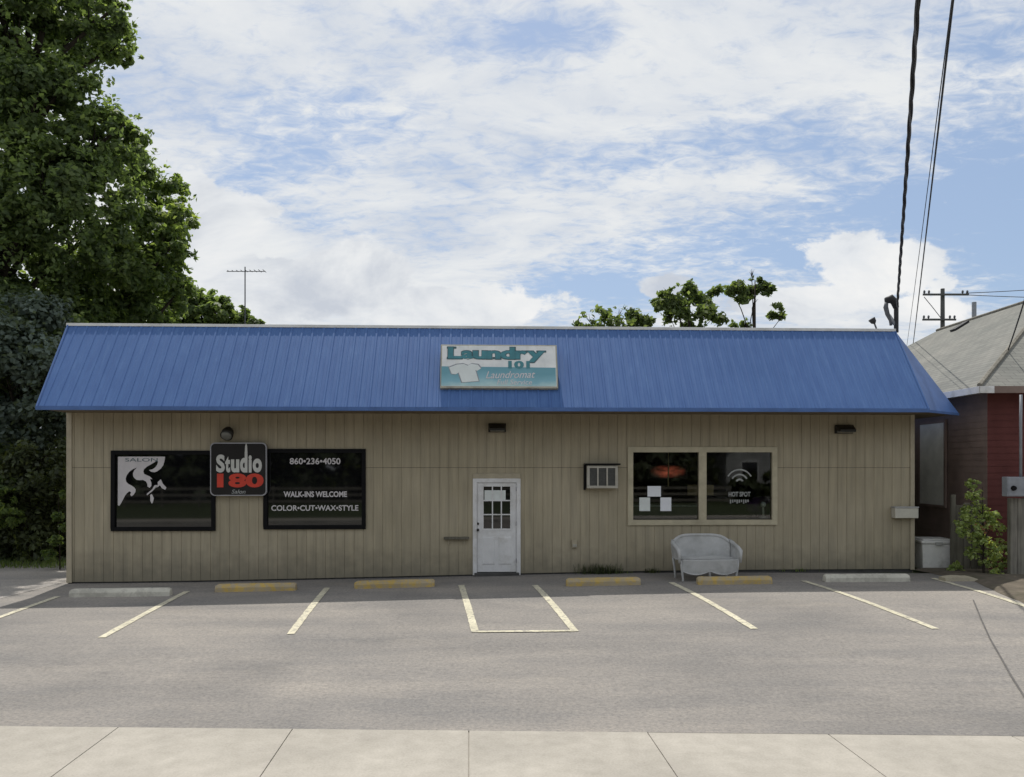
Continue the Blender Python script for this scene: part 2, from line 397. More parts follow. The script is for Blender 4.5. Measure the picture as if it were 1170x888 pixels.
def build_world():
    w = bpy.data.worlds.new('World'); scene.world = w; w.use_nodes = True
    nt = w.node_tree; bg = nt.nodes['Background']; bg.inputs['Strength'].default_value = .10
    sky = nt.nodes.new('ShaderNodeTexSky'); sky.sky_type = 'NISHITA'; sky.sun_disc = False
    sky.sun_elevation = SUN_EL; sky.sun_rotation = SUN_AZ % (2*math.pi); sky.altitude = 50; sky.dust_density = 1.6
    tc = nt.nodes.new('ShaderNodeTexCoord'); sx = nt.nodes.new('ShaderNodeSeparateXYZ'); nt.links.new(tc.outputs['Generated'], sx.inputs[0])
    x, y, z = sx.outputs
    ay = mth(nt, 'MAXIMUM', mth(nt, 'ABSOLUTE', y), .08)
    A = mth(nt, 'DIVIDE', x, ay); B = mth(nt, 'DIVIDE', z, ay)
    # high layer laid out on a flat ceiling, so that it closes up towards the horizon
    zz = mth(nt, 'ADD', mth(nt, 'MAXIMUM', z, 0.0), .16)
    cb = nt.nodes.new('ShaderNodeCombineXYZ')
    nt.links.new(mth(nt, 'DIVIDE', x, zz), cb.inputs[0]); nt.links.new(mth(nt, 'DIVIDE', y, zz), cb.inputs[1])
    def rotm(rz, sc):
        mp = nt.nodes.new('ShaderNodeMapping'); mp.inputs['Rotation'].default_value = (0,0,rz); mp.inputs['Scale'].default_value = sc
        nt.links.new(cb.outputs[0], mp.inputs[0]); return mp.outputs[0]
    big = noise(nt, rotm(R(20), (1.0,1.5,1)), 1.1, 5, .55, .4)
    str_ = noise(nt, rotm(R(-16), (1.0,1.5,1)), 2.4, 8, .60, .5)
    rip = noise(nt, rotm(R(35), (1.0,1.6,1)), 15.0, 6, .65, .5)
    def blob(px, py, sxp, syp, rot=0.0):
        a0, b0 = (px-CX)/F, (HY-py)/F
        da = mth(nt, 'SUBTRACT', A, a0); db = mth(nt, 'SUBTRACT', B, b0)
        c, s = math.cos(rot), math.sin(rot)
        e = mth(nt, 'DIVIDE', mth(nt, 'ADD', mth(nt, 'MULTIPLY', da, c), mth(nt, 'MULTIPLY', db, s)), sxp/F)
        f = mth(nt, 'DIVIDE', mth(nt, 'SUBTRACT', mth(nt, 'MULTIPLY', db, c), mth(nt, 'MULTIPLY', da, s)), syp/F)
        r2 = mth(nt, 'ADD', mth(nt, 'MULTIPLY', e, e), mth(nt, 'MULTIPLY', f, f))
        return mth(nt, 'POWER', 2.718, mth(nt, 'MULTIPLY', r2, -1.0))
    holes = None
    for (px, py, sa, sb, rot, k) in ((400,135,105,38,R(-8),.55),(330,170,90,30,R(-22),.42),(610,40,110,38,R(5),.50),(1120,215,90,120,0,.85),(720,185,130,34,R(8),.38),
                                     (850,150,110,30,R(15),.25),(700,325,70,38,R(0),.75),(850,285,120,40,0,.65),(1010,235,110,30,0,.6),(930,300,60,30,0,.4),(285,205,60,26,0,.55),(370,250,50,20,0,.3),(960,170,70,45,0,.35),(1130,60,80,50,0,.35),(620,330,60,20,0,.3),
                                     (1180,310,60,80,0,.6),(480,300,70,12,0,.12)):
        t = mth(nt, 'MULTIPLY', blob(px, py, sa, sb, rot), k)
        holes = t if holes is None else mth(nt, 'ADD', holes, t)
    d = mth(nt, 'ADD', mth(nt, 'MULTIPLY', mth(nt, 'SUBTRACT', big, .5), .8), mth(nt, 'MULTIPLY', mth(nt, 'SUBTRACT', str_, .5), 1.7))
    d = mth(nt, 'ADD', d, mth(nt, 'MULTIPLY', mth(nt, 'SUBTRACT', rip, .5), 1.9))
    d = mth(nt, 'SUBTRACT', mth(nt, 'ADD', d, .80), mth(nt, 'MULTIPLY', holes, 1.28))
    dens = nt.nodes.new('ShaderNodeMapRange'); dens.interpolation_type = 'SMOOTHSTEP'
    nt.links.new(d, dens.inputs[0]); dens.inputs[1].default_value = -.12; dens.inputs[2].default_value = .85
    # low heaped clouds
    cv = nt.nodes.new('ShaderNodeCombineXYZ'); nt.links.new(A, cv.inputs[0]); nt.links.new(mth(nt, 'MULTIPLY', B, 1.5), cv.inputs[1])
    puff = noise(nt, cv.outputs[0], 13, 8, .6, .2); puff2 = noise(nt, cv.outputs[0], 4.5, 6, .6, .3)
    cum = None
    for (px, py, sa, sb) in ((235,262,88,52),(330,330,140,42),(1012,302,92,40),(500,350,160,28),(930,345,90,24),(760,330,30,16),(150,300,120,90),(215,215,35,30),(420,310,70,40),(1055,355,60,20)):
        t = blob(px, py, sa, sb); cum = t if cum is None else mth(nt, 'MAXIMUM', cum, t)
    cd = mth(nt, 'ADD', cum, mth(nt, 'MULTIPLY', mth(nt, 'SUBTRACT', puff, .5), 1.6))
    cm = nt.nodes.new('ShaderNodeMapRange'); cm.interpolation_type = 'SMOOTHSTEP'; nt.links.new(cd, cm.inputs[0])
    cm.inputs[1].default_value = .36; cm.inputs[2].default_value = .52
    # colours
    haze = mixc(nt, .42, sky.outputs[0], (4.6,6.2,8.9))
    rh = ramp(nt, [(.32, (6.2,6.7,7.5)), (.62, (8.3,8.45,8.5))]); nt.links.new(str_, rh.inputs[0])
    c1 = mixc(nt, mth(nt, 'MULTIPLY', dens.outputs[0], .96), haze, rh.outputs[0])
    rc = ramp(nt, [(.36, (5.7,6.1,6.8)), (.5, (8.0,8.2,8.4)), (.64, (9.3,9.25,9.1))]); nt.links.new(puff2, rc.inputs[0])
    c2 = mixc(nt, mth(nt, 'MULTIPLY', cm.outputs[0], .93), c1, rc.outputs[0])
    nt.links.new(c2, bg.inputs['Color'])
build_world()

# ------------------------------------------------------------------ the ground
def grid(name, mat, xs, ss, zf, shear=True):
    mb = MB(); n = len(xs)
    vs = [(x, s-(SK*x if shear else 0), zf(x, s-(SK*x if shear else 0), s)) for s in ss for x in xs]
    fs = [(j*n+i, j*n+i+1, (j+1)*n+i+1, (j+1)*n+i) for j in range(len(ss)-1) for i in range(n-1)]
    mb.add(vs, fs); return struct(mb.build(name, mat, smooth=True))
fx = list(np.arange(-40, 40.1, 1.0))
def gz(x, y, s):
    if s > 5.75: return zg(x, y)-.05
    if -4.7 < s: return -.3
    return -.05
grid('ground', M['grass'], [-1500,-400,-120,-60]+fx+[60,120,400,1500], [-1500,-300,-80,-40,-20,-10,-6.5,-4.9,-4.6,0,5.5,5.8]+list(np.arange(6.5,26.1,.5))+[30,40,60,120,400,1500], gz)
def lotz(x, y, s):
    d = 0.012*math.sin(x*.9+.4)*math.sin(s*.8) if s > 8.2 and s < 15.5 else 0
    return zg(x, y)-.004+d*.5
grid('parking_lot', M['asphalt'], list(np.arange(-10.4, 26.1, .4)), list(np.arange(7.49, 16.99, .25))+[17.2], lambda x, y, s: zg(x, y))
grid('driveway', M['drive'], list(np.arange(-30, -9.39, .4)), list(np.arange(7.49, 20.6, .4)), lambda x, y, s: zg(x, y)+(.004 if x > -10.45 else .004))
# bed of soil at the right
mb = MB(); pts = [G(1072,657), G(1112,663), G(1150,683), G(1215,705), Vector((16,15.5,.3)), Vector((16,17.4,.3)), Vector((8.9,17.6,.3))]
cen = Vector((10.6,16.6,0)); ring = []
for i in range(len(pts)):
    a, b = pts[i], pts[(i+1)%len(pts)]
    for k in range(5):
        p = a.lerp(b, k/5); p = p + Vector((random.uniform(-.05,.05), random.uniform(-.05,.05), 0)); ring.append(p)
inner = [p.lerp(cen, .12) for p in ring]
n = len(ring)
vs = [(p.x, p.y, zg(p.x,p.y)+.005) for p in ring] + [(p.x, p.y, zg(p.x,p.y)+.05+random.uniform(0,.02)) for p in inner] + [(cen.x, cen.y, .33)]
mb.add(vs, [(i,(i+1)%n,n+(i+1)%n,n+i) for i in range(n)]+[(n+i,n+(i+1)%n,2*n) for i in range(n)])
struct(mb.build('soil_bed', M['dirt'], smooth=True))
# sidewalk in cast slabs, kerb, road
mb = MB(); js = [-.626+1.69*k for k in range(-14, 15)]
Rs = Matrix.Rotation(-math.atan(SK), 4, 'Z')
Sh = Matrix(((1,-.083,0,.083*7.49),(0,1,0,0),(0,0,1,0),(0,0,0,1))) @ Rs    # joints run a little skew
for i in range(len(js)-1):
    a, b = js[i]+.004, js[i+1]-.004
    dz = random.uniform(-.003, .003)
    mb.box(a, b, 5.80, 7.488, -.14, .0+dz, Sh)
mb.box(js[0], js[-1], 5.81, 7.48, -.14, -.014, Sh)
struct(mb.build('sidewalk', M['walk'], bevel=.005))
mb = MB()
for i in range(-10, 10): mb.box(i*2.4+.005, i*2.4+2.395, 5.62, 5.797, -.29, -.002, Rs)
struct(mb.build('kerb', M['kerbc'], bevel=.012))
mb = MB()
for i in range(-10, 10): mb.box(i*2.4+.005, i*2.4+2.395, -4.62, -4.45, -.29, -.002, Rs)
struct(mb.build('far_kerb', M['kerbc'], bevel=.012))
grid('road', M['road'], [-300,-80,-40,-20,-10,0,10,20,40,80,300], [-4.5,-3,-1.5,0,1.5,3,4.5,5.66], lambda x, y, s: -.125-.02*abs(s-.5)/5)

def ribbon(name, pts, wd, mat, dz=.008):
    mb = MB(); dense = []
    for a, b in zip(pts[:-1], pts[1:]):
        k = max(2, int((b-a).length/.12))
        dense += [a.lerp(b, i/k) for i in range(k)]
    dense.append(pts[-1]); L = []
    for i, p in enumerate(dense):
        t = (dense[min(i+1,len(dense)-1)]-dense[max(i-1,0)]); t.z = 0; t.normalize(); nn = Vector((-t.y, t.x, 0))
        wv = wd*.5*(1+random.uniform(-.07,.07))
        for q in (p+nn*wv, p-nn*wv): L.append((q.x, q.y, zg(q.x,q.y)+dz))
    mb.add(L, [(2*i,2*i+1,2*i+3,2*i+2) for i in range(len(dense)-1)])
    return struct(mb.build(name, mat))
for a, b in (((66,682),(-40,720)), ((214,676),(116,729)), ((374,672),(332,725)), ((527,669),(543,723)), ((611,669),(657,722)), ((767,666),(862,719)), ((918,664),(1069,719)), ((1066,661),(1200,703))):
    ribbon('parking_line', [G(*a), G(*b)], .115, M['line'])
ribbon('parking_line', [G(546,722.5), G(652,721.5)], .095, M['line'], .012)
cr = [G(1112,686), G(1121,708), G(1131,730), G(1143,751), G(1156,774), G(1170,796), G(1190,830)]
ribbon('pavement_crack', cr, .022, M['stain'], .009)

# ------------------------------------------------------------------ the shop
shop = empty('shop_building', (OX, OY, 0), 'single storey tan wood-sided shop with a blue ribbed metal mansard roof', 'building', TH)
EAVE_V, EAVE_W = -1.15, 3.705
TOP_V = .20
TOPW = W(560, 374, TOP_V)[1]
def U(px, v): return W(px, HY, v)[0]
TL, TR = U(78.5, TOP_V), U(1022, TOP_V)
EL, ER = U(42, EAVE_V), U(1061, EAVE_V)
E2u, E2v = U(1095.5, -.25), -.25
def openbox(a, b):      # an opening from two pixel corners on the wall
    (u0, w1), (u1, w0) = W(*a), W(*b); return (u0, u1, w0, w1)
OPW1 = openbox((128,515.5),(246,606)); OPW2 = openbox((302,513.5),(417.5,604)); OPW3 = openbox((718,511.5),(887,599)); OPD = openbox((540.5,547.5),(594.5,657))
zb = lambda u: zg(*L2W(u, 0, 0)[:2])
OPD = (OPD[0], OPD[1], zb((OPD[0]+OPD[1])/2)-.05, OPD[3])
def siding():
    mb = MB(); ops = [OPW1, OPW2, OPW3, OPD]
    pitch, gw, gd = .2032, .011, .008
    br = [0.0, WL]; gro = []
    u = .13
    while u < WL-.05:
        gro.append((u-gw/2, u+gw/2)); br += [u-gw/2, u+gw/2]; u += pitch
    for o in ops: br += [o[0], o[1]]
    for k in range(1, 8): br.append(k*2.44)
    br = sorted(set(round(b, 4) for b in br))
    joint = 2.515
    last = None
    for a, b in zip(br[:-1], br[1:]):
        if b-a < 1e-4: continue
        mid = (a+b)/2; g = any(q0 <= mid <= q1 for q0, q1 in gro)
        iv = [(None, joint-.008, 0.0), (joint, EAVE_W+.02, -.004)]
        for lo, hi, pv in iv:
            v = pv + (gd if g else 0)
            segs = [[lo, hi]]
            for o in ops:
                if o[0]-1e-4 <= a and b <= o[1]+1e-4:
                    ns = []
                    for s0, s1 in segs:
                        l = s0 if s0 is not None else -9
                        if o[3] <= l or o[2] >= s1: ns.append([s0, s1]); continue
                        if o[2] > l and not (s0 is None and o is OPD): ns.append([s0, o[2]])
                        if o[3] < s1: ns.append([o[3], s1])
                    segs = ns
            for s0, s1 in segs:
                l0 = s0 if s0 is not None else zb(a)+.035; l1 = s0 if s0 is not None else zb(b)+.035
                mb.quad((a,v,l0),(b,v,l1),(b,v,s1),(a,v,s1))
                if g:
                    mb.quad((a,pv,l0),(a,v,l0),(a,v,s1),(a,pv,s1)); mb.quad((b,v,l1),(b,pv,l1),(b,pv,s1),(b,v,s1))
    # the lip of the upper course
    for s0, s1 in ((0,OPW1[0]),(OPW1[1],OPW2[0]),(OPW2[1],OPW3[0]),(OPW3[1],WL)):
        mb.quad((s0,.012,joint),(s1,.012,joint),(s1,-.004,joint),(s0,-.004,joint))
    # side walls and rear
    D = 11.0
    mb.quad((0,D,-.2),(0,0,-.2),(0,0,EAVE_W+.02),(0,D,EAVE_W+.02)); mb.quad((WL,0,-.2),(WL,D,-.2),(WL,D,EAVE_W+.02),(WL,0,EAVE_W+.02)); mb.quad((WL,D,-.2),(0,D,-.2),(0,D,EAVE_W+.02),(WL,D,EAVE_W+.02))
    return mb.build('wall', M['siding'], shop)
siding()
mb = MB()
def backing(u0, u1, w0, w1): mb.box(u0, u1, .026, .10, w0, w1)
prev = 0.004
for o in sorted([OPW1, OPW2, OPW3, OPD]):
    backing(prev, o[0], -.1, EAVE_W); backing(o[0], o[1], o[3], EAVE_W)
    if o is not OPD: backing(o[0], o[1], -.1, o[2])
    prev = o[1]
backing(prev, WL-.004, -.1, EAVE_W)
mb.build('foundation', M['found'], shop)
mb = MB()
mb.box(-.012, .085, -.026, -.0075, zb(0)+.02, EAVE_W); mb.box(-.026, -.003, -.026, .10, zb(0)+.02, EAVE_W)
mb.build('corner_board', M['tan'], shop, bevel=.004)
mb = MB(); mb.box(WL-.07, WL+.012, -.026, -.0075, zb(WL)+.02, EAVE_W); mb.box(WL+.003, WL+.026, -.026, .10, zb(WL)+.02, EAVE_W)
mb.build('corner_board', M['tan'], shop, bevel=.004)
# roof
def roofpt(t, u_at_eave, u_at_top, lift=0.0):
    v = EAVE_V+(TOP_V-EAVE_V)*t; w = EAVE_W+(TOPW-EAVE_W)*t
    n = Vector((0, -(TOPW-EAVE_W), TOP_V-EAVE_V)).normalized()
    return Vector((u_at_eave+(u_at_top-u_at_eave)*t, v, w)) + n*lift
mb = MB()
rib = .2286; prof = []
lo_u, hi_u = min(EL, TL), max(ER, TR)
prof = [(EL, 0.0), (TL, 0.0), (ER, 0.0), (TR, 0.0)]
def rib_h(u):
    d = (u-lo_u) % rib
    for c0, hw_, hh in ((.184, .017, .015), (.070, .008, .006)):
        q = abs(d-c0)
        if q <= hw_: return hh
        if q < hw_+.014: return hh*(1-(q-hw_)/.014)
    return 0.0
u = lo_u
while u < hi_u:
    for du in (.048,.062,.078,.092,.153,.167,.201,.215):
        if u+du < hi_u: prof.append((u+du, 0))
    u += rib
us = sorted(set(round(q[0], 5) for q in prof)); us = [q for q in us if lo_u-1e-6 <= q <= hi_u+1e-6]
def clipped(u):          # ribs run square to the eave; the raked ends cut them
    t0, t1 = 0.0, 1.0
    for e0, e1, side in ((EL, TL, 1), (ER, TR, -1)):
        if abs(e1-e0) < 1e-6: continue
        t = (u-e0)/(e1-e0)
        if 0 <= t <= 1:
            inside_low = (u-e0)*side >= 0     # the foot of this column lies within the roof
            if inside_low: t1 = min(t1, t)
            else: t0 = max(t0, t)
    h = rib_h(u); return roofpt(t0, u, u, h), roofpt(t1, u, u, h)
rows = [clipped(q) for q in us]
for (a0, b0), (a1, b1) in zip(rows[:-1], rows[1:]):
    mb.quad(a0, a1, b1, b0)
mb.build('roof', M['blue'], shop)
mb = MB()      # the folded corner at the right and the side slope behind it
T = roofpt(1, TR, TR); Fp = roofpt(0, ER, ER); E2 = Vector((E2u, E2v, EAVE_W-.005))
mb.add([T, Fp, E2], [(1,2,0)])
mb.quad(E2, Vector((E2u, 11, EAVE_W)), Vector((TR, 11, TOPW)), T)
mb.build('end_panel', M['bluetrim'], shop)
mb = MB(); mb.tube([T+Vector((0,-.01,0)), Fp+Vector((0,-.012,.01))], [.018,.022], 6); mb.build('hip_flashing', M['blue'], shop)
mb = MB(); d0 = roofpt(0, EL, EL, .012); d1 = roofpt(1, TL, TL, .012); mb.tube([d0, d1], .022, 6); mb.build('rake_trim', M['bluetrim'], shop)
mb = MB()      # eave drip edge
mb.box(EL-.01, ER, EAVE_V-.034, EAVE_V-.018, EAVE_W-.055, EAVE_W+.022); mb.box(EL-.01, ER, EAVE_V-.018, EAVE_V+.02, EAVE_W-.055, EAVE_W-.03)
dd = (E2-Fp); ang = math.atan2(dd.y, dd.x)
mb.box(0, dd.length, -.01, .02, -.055, -.002, Matrix.Translation(Fp)@Matrix.Rotation(ang, 4, 'Z'))
mb.build('drip_edge', M['bluetrim'], shop)
mb = MB()      # soffit
mb.add([(EL+.02,EAVE_V+.03,EAVE_W-.03),(ER,EAVE_V+.03,EAVE_W-.03),(E2u-.02,E2v,EAVE_W-.03),(E2u-.02,10.9,EAVE_W-.03),(0,10.9,EAVE_W-.03),(EL+.02,0,EAVE_W-.03)], [(0,5,4,3,2,1)])
mb.build('soffit', M['soffit'], shop)
mb = MB()      # closed end under the left rake
mb.add([(EL,EAVE_V,EAVE_W-.03),(TL,TOP_V,TOPW),(TL,11,TOPW),(EL,11,EAVE_W-.03)], [(0,1,2,3)])
mb.build('end_wall', M['siding'], shop)
mb = MB(); mb.box(TL-.03, TR+.01, TOP_V-.050, TOP_V+.10, TOPW-.040, TOPW+.022)
mb.build('roof_cap', M['whitecap'], shop, bevel=.006)
mb = MB(); mb.quad((TL,TOP_V+.08,TOPW-.02),(TR,TOP_V+.08,TOPW-.02),(TR,11,TOPW-.02),(TL,11,TOPW-.02)); mb.build('flat_roof', M['membrane'], shop)

# --- windows
def frame_mb(u0, u1, w0, w1, t, v0, v1):
    mb = MB(); mb.box(u0, u1, v0, v1, w1-t, w1); mb.box(u0, u1, v0, v1, w0, w0+t)
    mb.box(u0, u0+t, v0, v1, w0+t, w1-t); mb.box(u1-t, u1, v0, v1, w0+t, w1-t); return mb
def part_label(o, s): o['label'] = s; return o
def tinted(op, lab):
    u0, u1, w0, w1 = op
    f = frame_mb(u0-.01, u1+.01, w0-.01, w1+.01, .085, -.045, .08).build('window', M['black'], shop, bevel=.006)
    part_label(f, lab)
    mb = MB(); mb.box(u0+.07, u1-.07, .005, .02, w0+.07, w1-.07); mb.build('pane', M['tint'], f)
    return f
w1o = tinted(OPW1, 'black tinted window with a white swirling emblem')
w2o = tinted(OPW2, 'black tinted window with white lettering and phone number')
def zpx(zx, zy): return W(130+zx/12.686, 510+zy/12.686, .0)
sw = [(60,150),(745,150),(735,210),(718,272),(680,325),(632,362),(590,378),(545,370),(508,346),(555,335),(600,308),(630,268),(642,225),(628,196),(590,232),(540,262),(480,295),(440,330),(428,365),(440,400),(480,420),(520,435),(562,478),(525,472),(545,530),(545,575),(520,602),(490,585),(485,545),(465,508),(420,488),(380,492),(335,488),(300,462),(280,430),(278,390),(296,350),(338,308),(280,330),(225,370),(188,420),(172,470),(180,515),(215,548),(262,572),(300,600),(318,630),(312,665),(290,700),(258,725),(236,705),(252,668),(225,652),(190,680),(160,720),(130,780),(100,835),(78,862),(58,852)]
mb = MB(); mb.poly_uw([zpx(*p) for p in sw], .0)
mb.poly_uw([zpx(*p) for p in [(480,712),(478,690),(520,655),(560,620),(585,570),(615,560),(640,575),(600,605),(560,650)]], .0)
mb.poly_uw([zpx(*p) for p in [(635,520),(682,478),(712,545),(765,600),(745,630),(700,610),(668,565),(640,590),(600,600),(640,555)]], .0)
mb.poly_uw([zpx(*p) for p in [(528,705),(550,690),(580,750),(572,800),(552,835),(530,790)]], .0)
mb.build('emblem', M['decal'], w1o)
def pxtext(body, x0, y0, x1, y1, v, parent, mat, name='lettering', **k):
    (a, b), (c, d) = W(x0, y0, v), W(x1, y1, v)
    return text_mb(body, a, c, d, b, v, **k).build(name, mat, parent)
pxtext('SALON  \u2022  SPA  \u2022  STYLE'[:5], 143, 523.5, 180, 527.5, -.003, w1o, M['tealdark'])
pxtext('860\u2022236\u20224050', 331, 523.4, 389, 530.6, .0, w2o, M['decal'], bold=.02)
pxtext('WALK-INS WELCOME', 324, 561.5, 396.5, 568, .0, w2o, M['decal'], bold=.03)
pxtext('COLOR\u2022CUT\u2022WAX\u2022STYLE', 310, 577.4, 409.5, 583.6, .0, w2o, M['decal'], bold=.02)
# --- big window with cream frame
u0, u1, w0, w1 = OPW3
mb = frame_mb(u0-.015, u1+.015, w0-.015, w1+.015, .115, -.035, .08)
um = (W(798,540)[0]+W(807,540)[0])/2
mb.box(um-.085, um+.085, -.035, .08, w0+.10, w1-.10)
w3o = mb.build('window', M['cream'], shop, bevel=.005); part_label(w3o, 'wide two-light shop window in a cream frame')
for a, b in ((u0+.09, um-.075), (um+.075, u1-.09)):
    mb = MB(); mb.quad((a,.03,w0+.09),(b,.03,w0+.09),(b,.03,w1-.09),(a,.03,w1-.09)); mb.build('pane', M['glass'], w3o)
# decal on the right light
g = pxtext('HOT SPOT', 832.5, 562, 857.5, 567.5, .024, w3o, M['decalgrey'], bold=.03)
mb = MB()
for k in range(9):
    px = 834+k*2.5
    a, b = W(px, 571, .024), W(px+1.4, 575.5-(k%3)*.9, .024)
    mb.quad((a[0],.024,b[1]),(b[0],.024,b[1]),(b[0],.024,a[1]),(a[0],.024,a[1]))
cu_, cw_ = W(845, 552, .024)
mb.build('sticker', M['decalgrey'], w3o)
for r0, r1 in ((.06,.10),(.17,.205),(.28,.31)):
    mb = MB()
    for k in range(10):
        a0, a1 = R(30+12*k), R(42+12*k)
        mb.quad((cu_+r0*math.cos(a0),.024,cw_+r0*math.sin(a0)),(cu_+r1*math.cos(a0),.024,cw_+r1*math.sin(a0)),(cu_+r1*math.cos(a1),.024,cw_+r1*math.sin(a1)),(cu_+r0*math.cos(a1),.024,cw_+r0*math.sin(a1)))
    mb.build('sticker_arc', M['decalgrey'], w3o)
# the room behind
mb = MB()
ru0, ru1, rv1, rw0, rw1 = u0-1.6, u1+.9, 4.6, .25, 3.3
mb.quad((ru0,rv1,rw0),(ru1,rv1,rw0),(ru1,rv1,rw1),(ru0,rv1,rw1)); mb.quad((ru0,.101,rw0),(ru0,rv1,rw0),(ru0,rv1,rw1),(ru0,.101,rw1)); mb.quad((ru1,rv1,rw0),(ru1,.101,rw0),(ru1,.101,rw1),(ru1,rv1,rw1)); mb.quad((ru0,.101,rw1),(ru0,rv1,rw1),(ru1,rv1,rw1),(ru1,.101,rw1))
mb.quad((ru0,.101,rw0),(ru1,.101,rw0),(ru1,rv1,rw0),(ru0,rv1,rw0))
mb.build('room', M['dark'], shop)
# --- door
u0, u1, w0, w1 = OPD; zf = zb((u0+u1)/2)+.03
mb = MB()
mb.box(u0-.005, u0+.085, -.03, .08, zf-.02, w1+.01); mb.box(u1-.085, u1+.005, -.03, .08, zf-.02, w1+.01); mb.box(u0+.085, u1-.085, -.03, .08, w1-.075, w1+.01)
dfr = mb.build('door_frame', M['white'], shop, bevel=.004)
mb = MB(); mb.box(u0+.0, u1-.0, -.028, -.008, w1+.012, w1+.125); mb.build('door_header', M['tan'], shop, bevel=.004)
a, b, c, d = u0+.09, u1-.09, zf+.05, w1-.08
(gu0, gw1), (gu1, gw0) = W(552.5, 556), W(583, 604)
mb = MB()
for (x0,x1,y0,y1) in ((a,gu0,c,d),(gu1,b,c,d),(gu0,gu1,c,gw0),(gu0,gu1,gw1,d)): mb.box(x0,x1,.0,.045,y0,y1)
mb.box(gu0-.03, gu1+.03, -.012, -.0015, gw0-.04, gw0+.0); mb.box(gu0-.03, gu1+.03, -.012, -.0015, gw1, gw1+.035); mb.box(gu0-.03, gu0, -.012, -.0015, gw0, gw1); mb.box(gu1, gu1+.03, -.012, -.0015, gw0, gw1)
# two raised panels under the glass
for x0, x1 in ((a+.10,(a+b)/2-.04),((a+b)/2+.04,b-.10)): mb.add([(x0,-.002,c+.15),(x1,-.002,c+.15),(x1,-.002,gw0-.17),(x0,-.002,gw0-.17),(x0+.03,-.012,c+.18),(x1-.03,-.012,c+.18),(x1-.03,-.012,gw0-.20),(x0+.03,-.012,gw0-.20)],[(0,1,5,4),(1,2,6,5),(2,3,7,6),(3,0,4,7),(4,5,6,7)])
door = mb.build('door', M['white'], shop)
mb = MB(); mb.box(gu0-.01, gu1+.01, .018, .026, gw0-.01, gw1+.01); mb.build('pane', M['tint'], door)
mb = MB()
for k in (1,2):
    x = gu0+(gu1-gu0)*k/3; mb.box(x-.013, x+.013, -.006, .017, gw0, gw1)
    y = gw0+(gw1-gw0)*k/3; mb.box(gu0, gu1, -.0075, .0165, y-.013, y+.013)
mb.build('glazing_bars', M['white'], door)
kx, kz = W(546, 605.5)
mb = MB(); mb.tube([(kx,.0,kz),(kx,-.03,kz),(kx,-.035,kz),(kx,-.06,kz),(kx,-.075,kz)], [.028,.02,.018,.03,.018], 12); mb.build('handle', M['bronze'], door, smooth=True)
kx, kz = W(546, 598.5); mb = MB(); mb.tube([(kx,.0,kz),(kx,-.02,kz),(kx,-.022,kz)], [.028,.026,.012], 12); mb.build('deadbolt', M['bronze'], door, smooth=True)
mb = MB(); mb.box(u0+.03, u1-.03, -.10, .05, zf-.10, zf+.035); mb.build('threshold', M['found'], shop, bevel=.006)
for k in (.2, 1.0, 1.75):
    mb = MB(); mb.box(b-.006, b+.012, -.034, -.0305, c+k, c+k+.09); mb.build('hinge', M['silver'], door)
nu, nw = W(568, 565, .016)
mb = MB(); mb.box(gu0+.02, gu1-.10, .0165, .0175, nw-.13, nw+.09); part_label(mb.build('rectangle', M['paperg'], door), 'pale poster behind the top row of panes')  # thin pale rectangle across the upper part of the door glass

def on_wall(name, px, py, label, cat, v=0.0, group=None):
    u, w = W(px, py, v); return empty(name, L2W(u, v, w), label, cat, TH, group)
S = 17.0/900      # metres per pixel at the wall
# --- three wall floodlights
def lamp(px, py, width, label, style):
    e = on_wall('wall_lamp', px, py, label, 'wall light', -.008, 'wall lights under the eave')
    h = width*.5
    if style == 'wide':
        mb = MB(); mb.box(-h, h, -.05, -.002, -.06, .12); mb.build('mounting_plate', M['bronze'], e, bevel=.01)
        mb = MB(); mb.add([(-h,-.05,.13),(h,-.05,.13),(h*.86,-.24,.02),(-h*.86,-.24,.02),(-h,-.05,.02),(h,-.05,.02),(h*.86,-.24,-.03),(-h*.86,-.24,-.03)],[(0,1,5,4),(1,0,3,2),(3,7,6,2),(1,2,6,5),(0,4,7,3),(4,5,6,7)][:5])
        mb.build('hood', M['bronze'], e)
        mb = MB(); mb.add([(-h*.85,-.048,-.05),(h*.85,-.048,-.05),(h*.8,-.22,-.035),(-h*.8,-.22,-.035),(-h*.85,-.048,.0),(h*.85,-.048,.0),(h*.8,-.22,.0),(-h*.8,-.22,.0)],[(0,3,2,1),(3,7,6,2),(0,4,7,3),(1,2,6,5)]); mb.build('lens', M['lens'], e)
    else:
        mb = MB(); mb.tube([(0,0,.05),(0,-.05,.05)], .07, 14); mb.build('mounting_plate', M['bronze'], e)
        mb = MB(); mb.tube([(0,-.05,.05),(0,-.10,.06),(0,-.13,.02)], .025, 8); mb.build('bracket', M['bronze'], e, smooth=True)
        mb = MB(); mb.tube([(0,-.06,.09),(0,-.10,.07),(0,-.16,.02),(0,-.25,-.06)], [.05,.09,h,h*1.05], 16, cap=True); mb.build('hood', M['bronze'], e, smooth=True)
        mb = MB(); mb.tube([(0,-.245,-.056),(0,-.262,-.073)], [h*.92,h*.8], 16); mb.build('lens', M['lens'], e, smooth=True)
    return e
lamp(263, 495.5, .25, 'small round dark floodlight above the black sign with red numerals', 'round')
lamp(568, 491, .38, 'wide bronze wall light above the white door', 'wide')
lamp(963.5, 492.5, .40, 'wide bronze wall light high near the corner of the shop by the alley', 'wide')

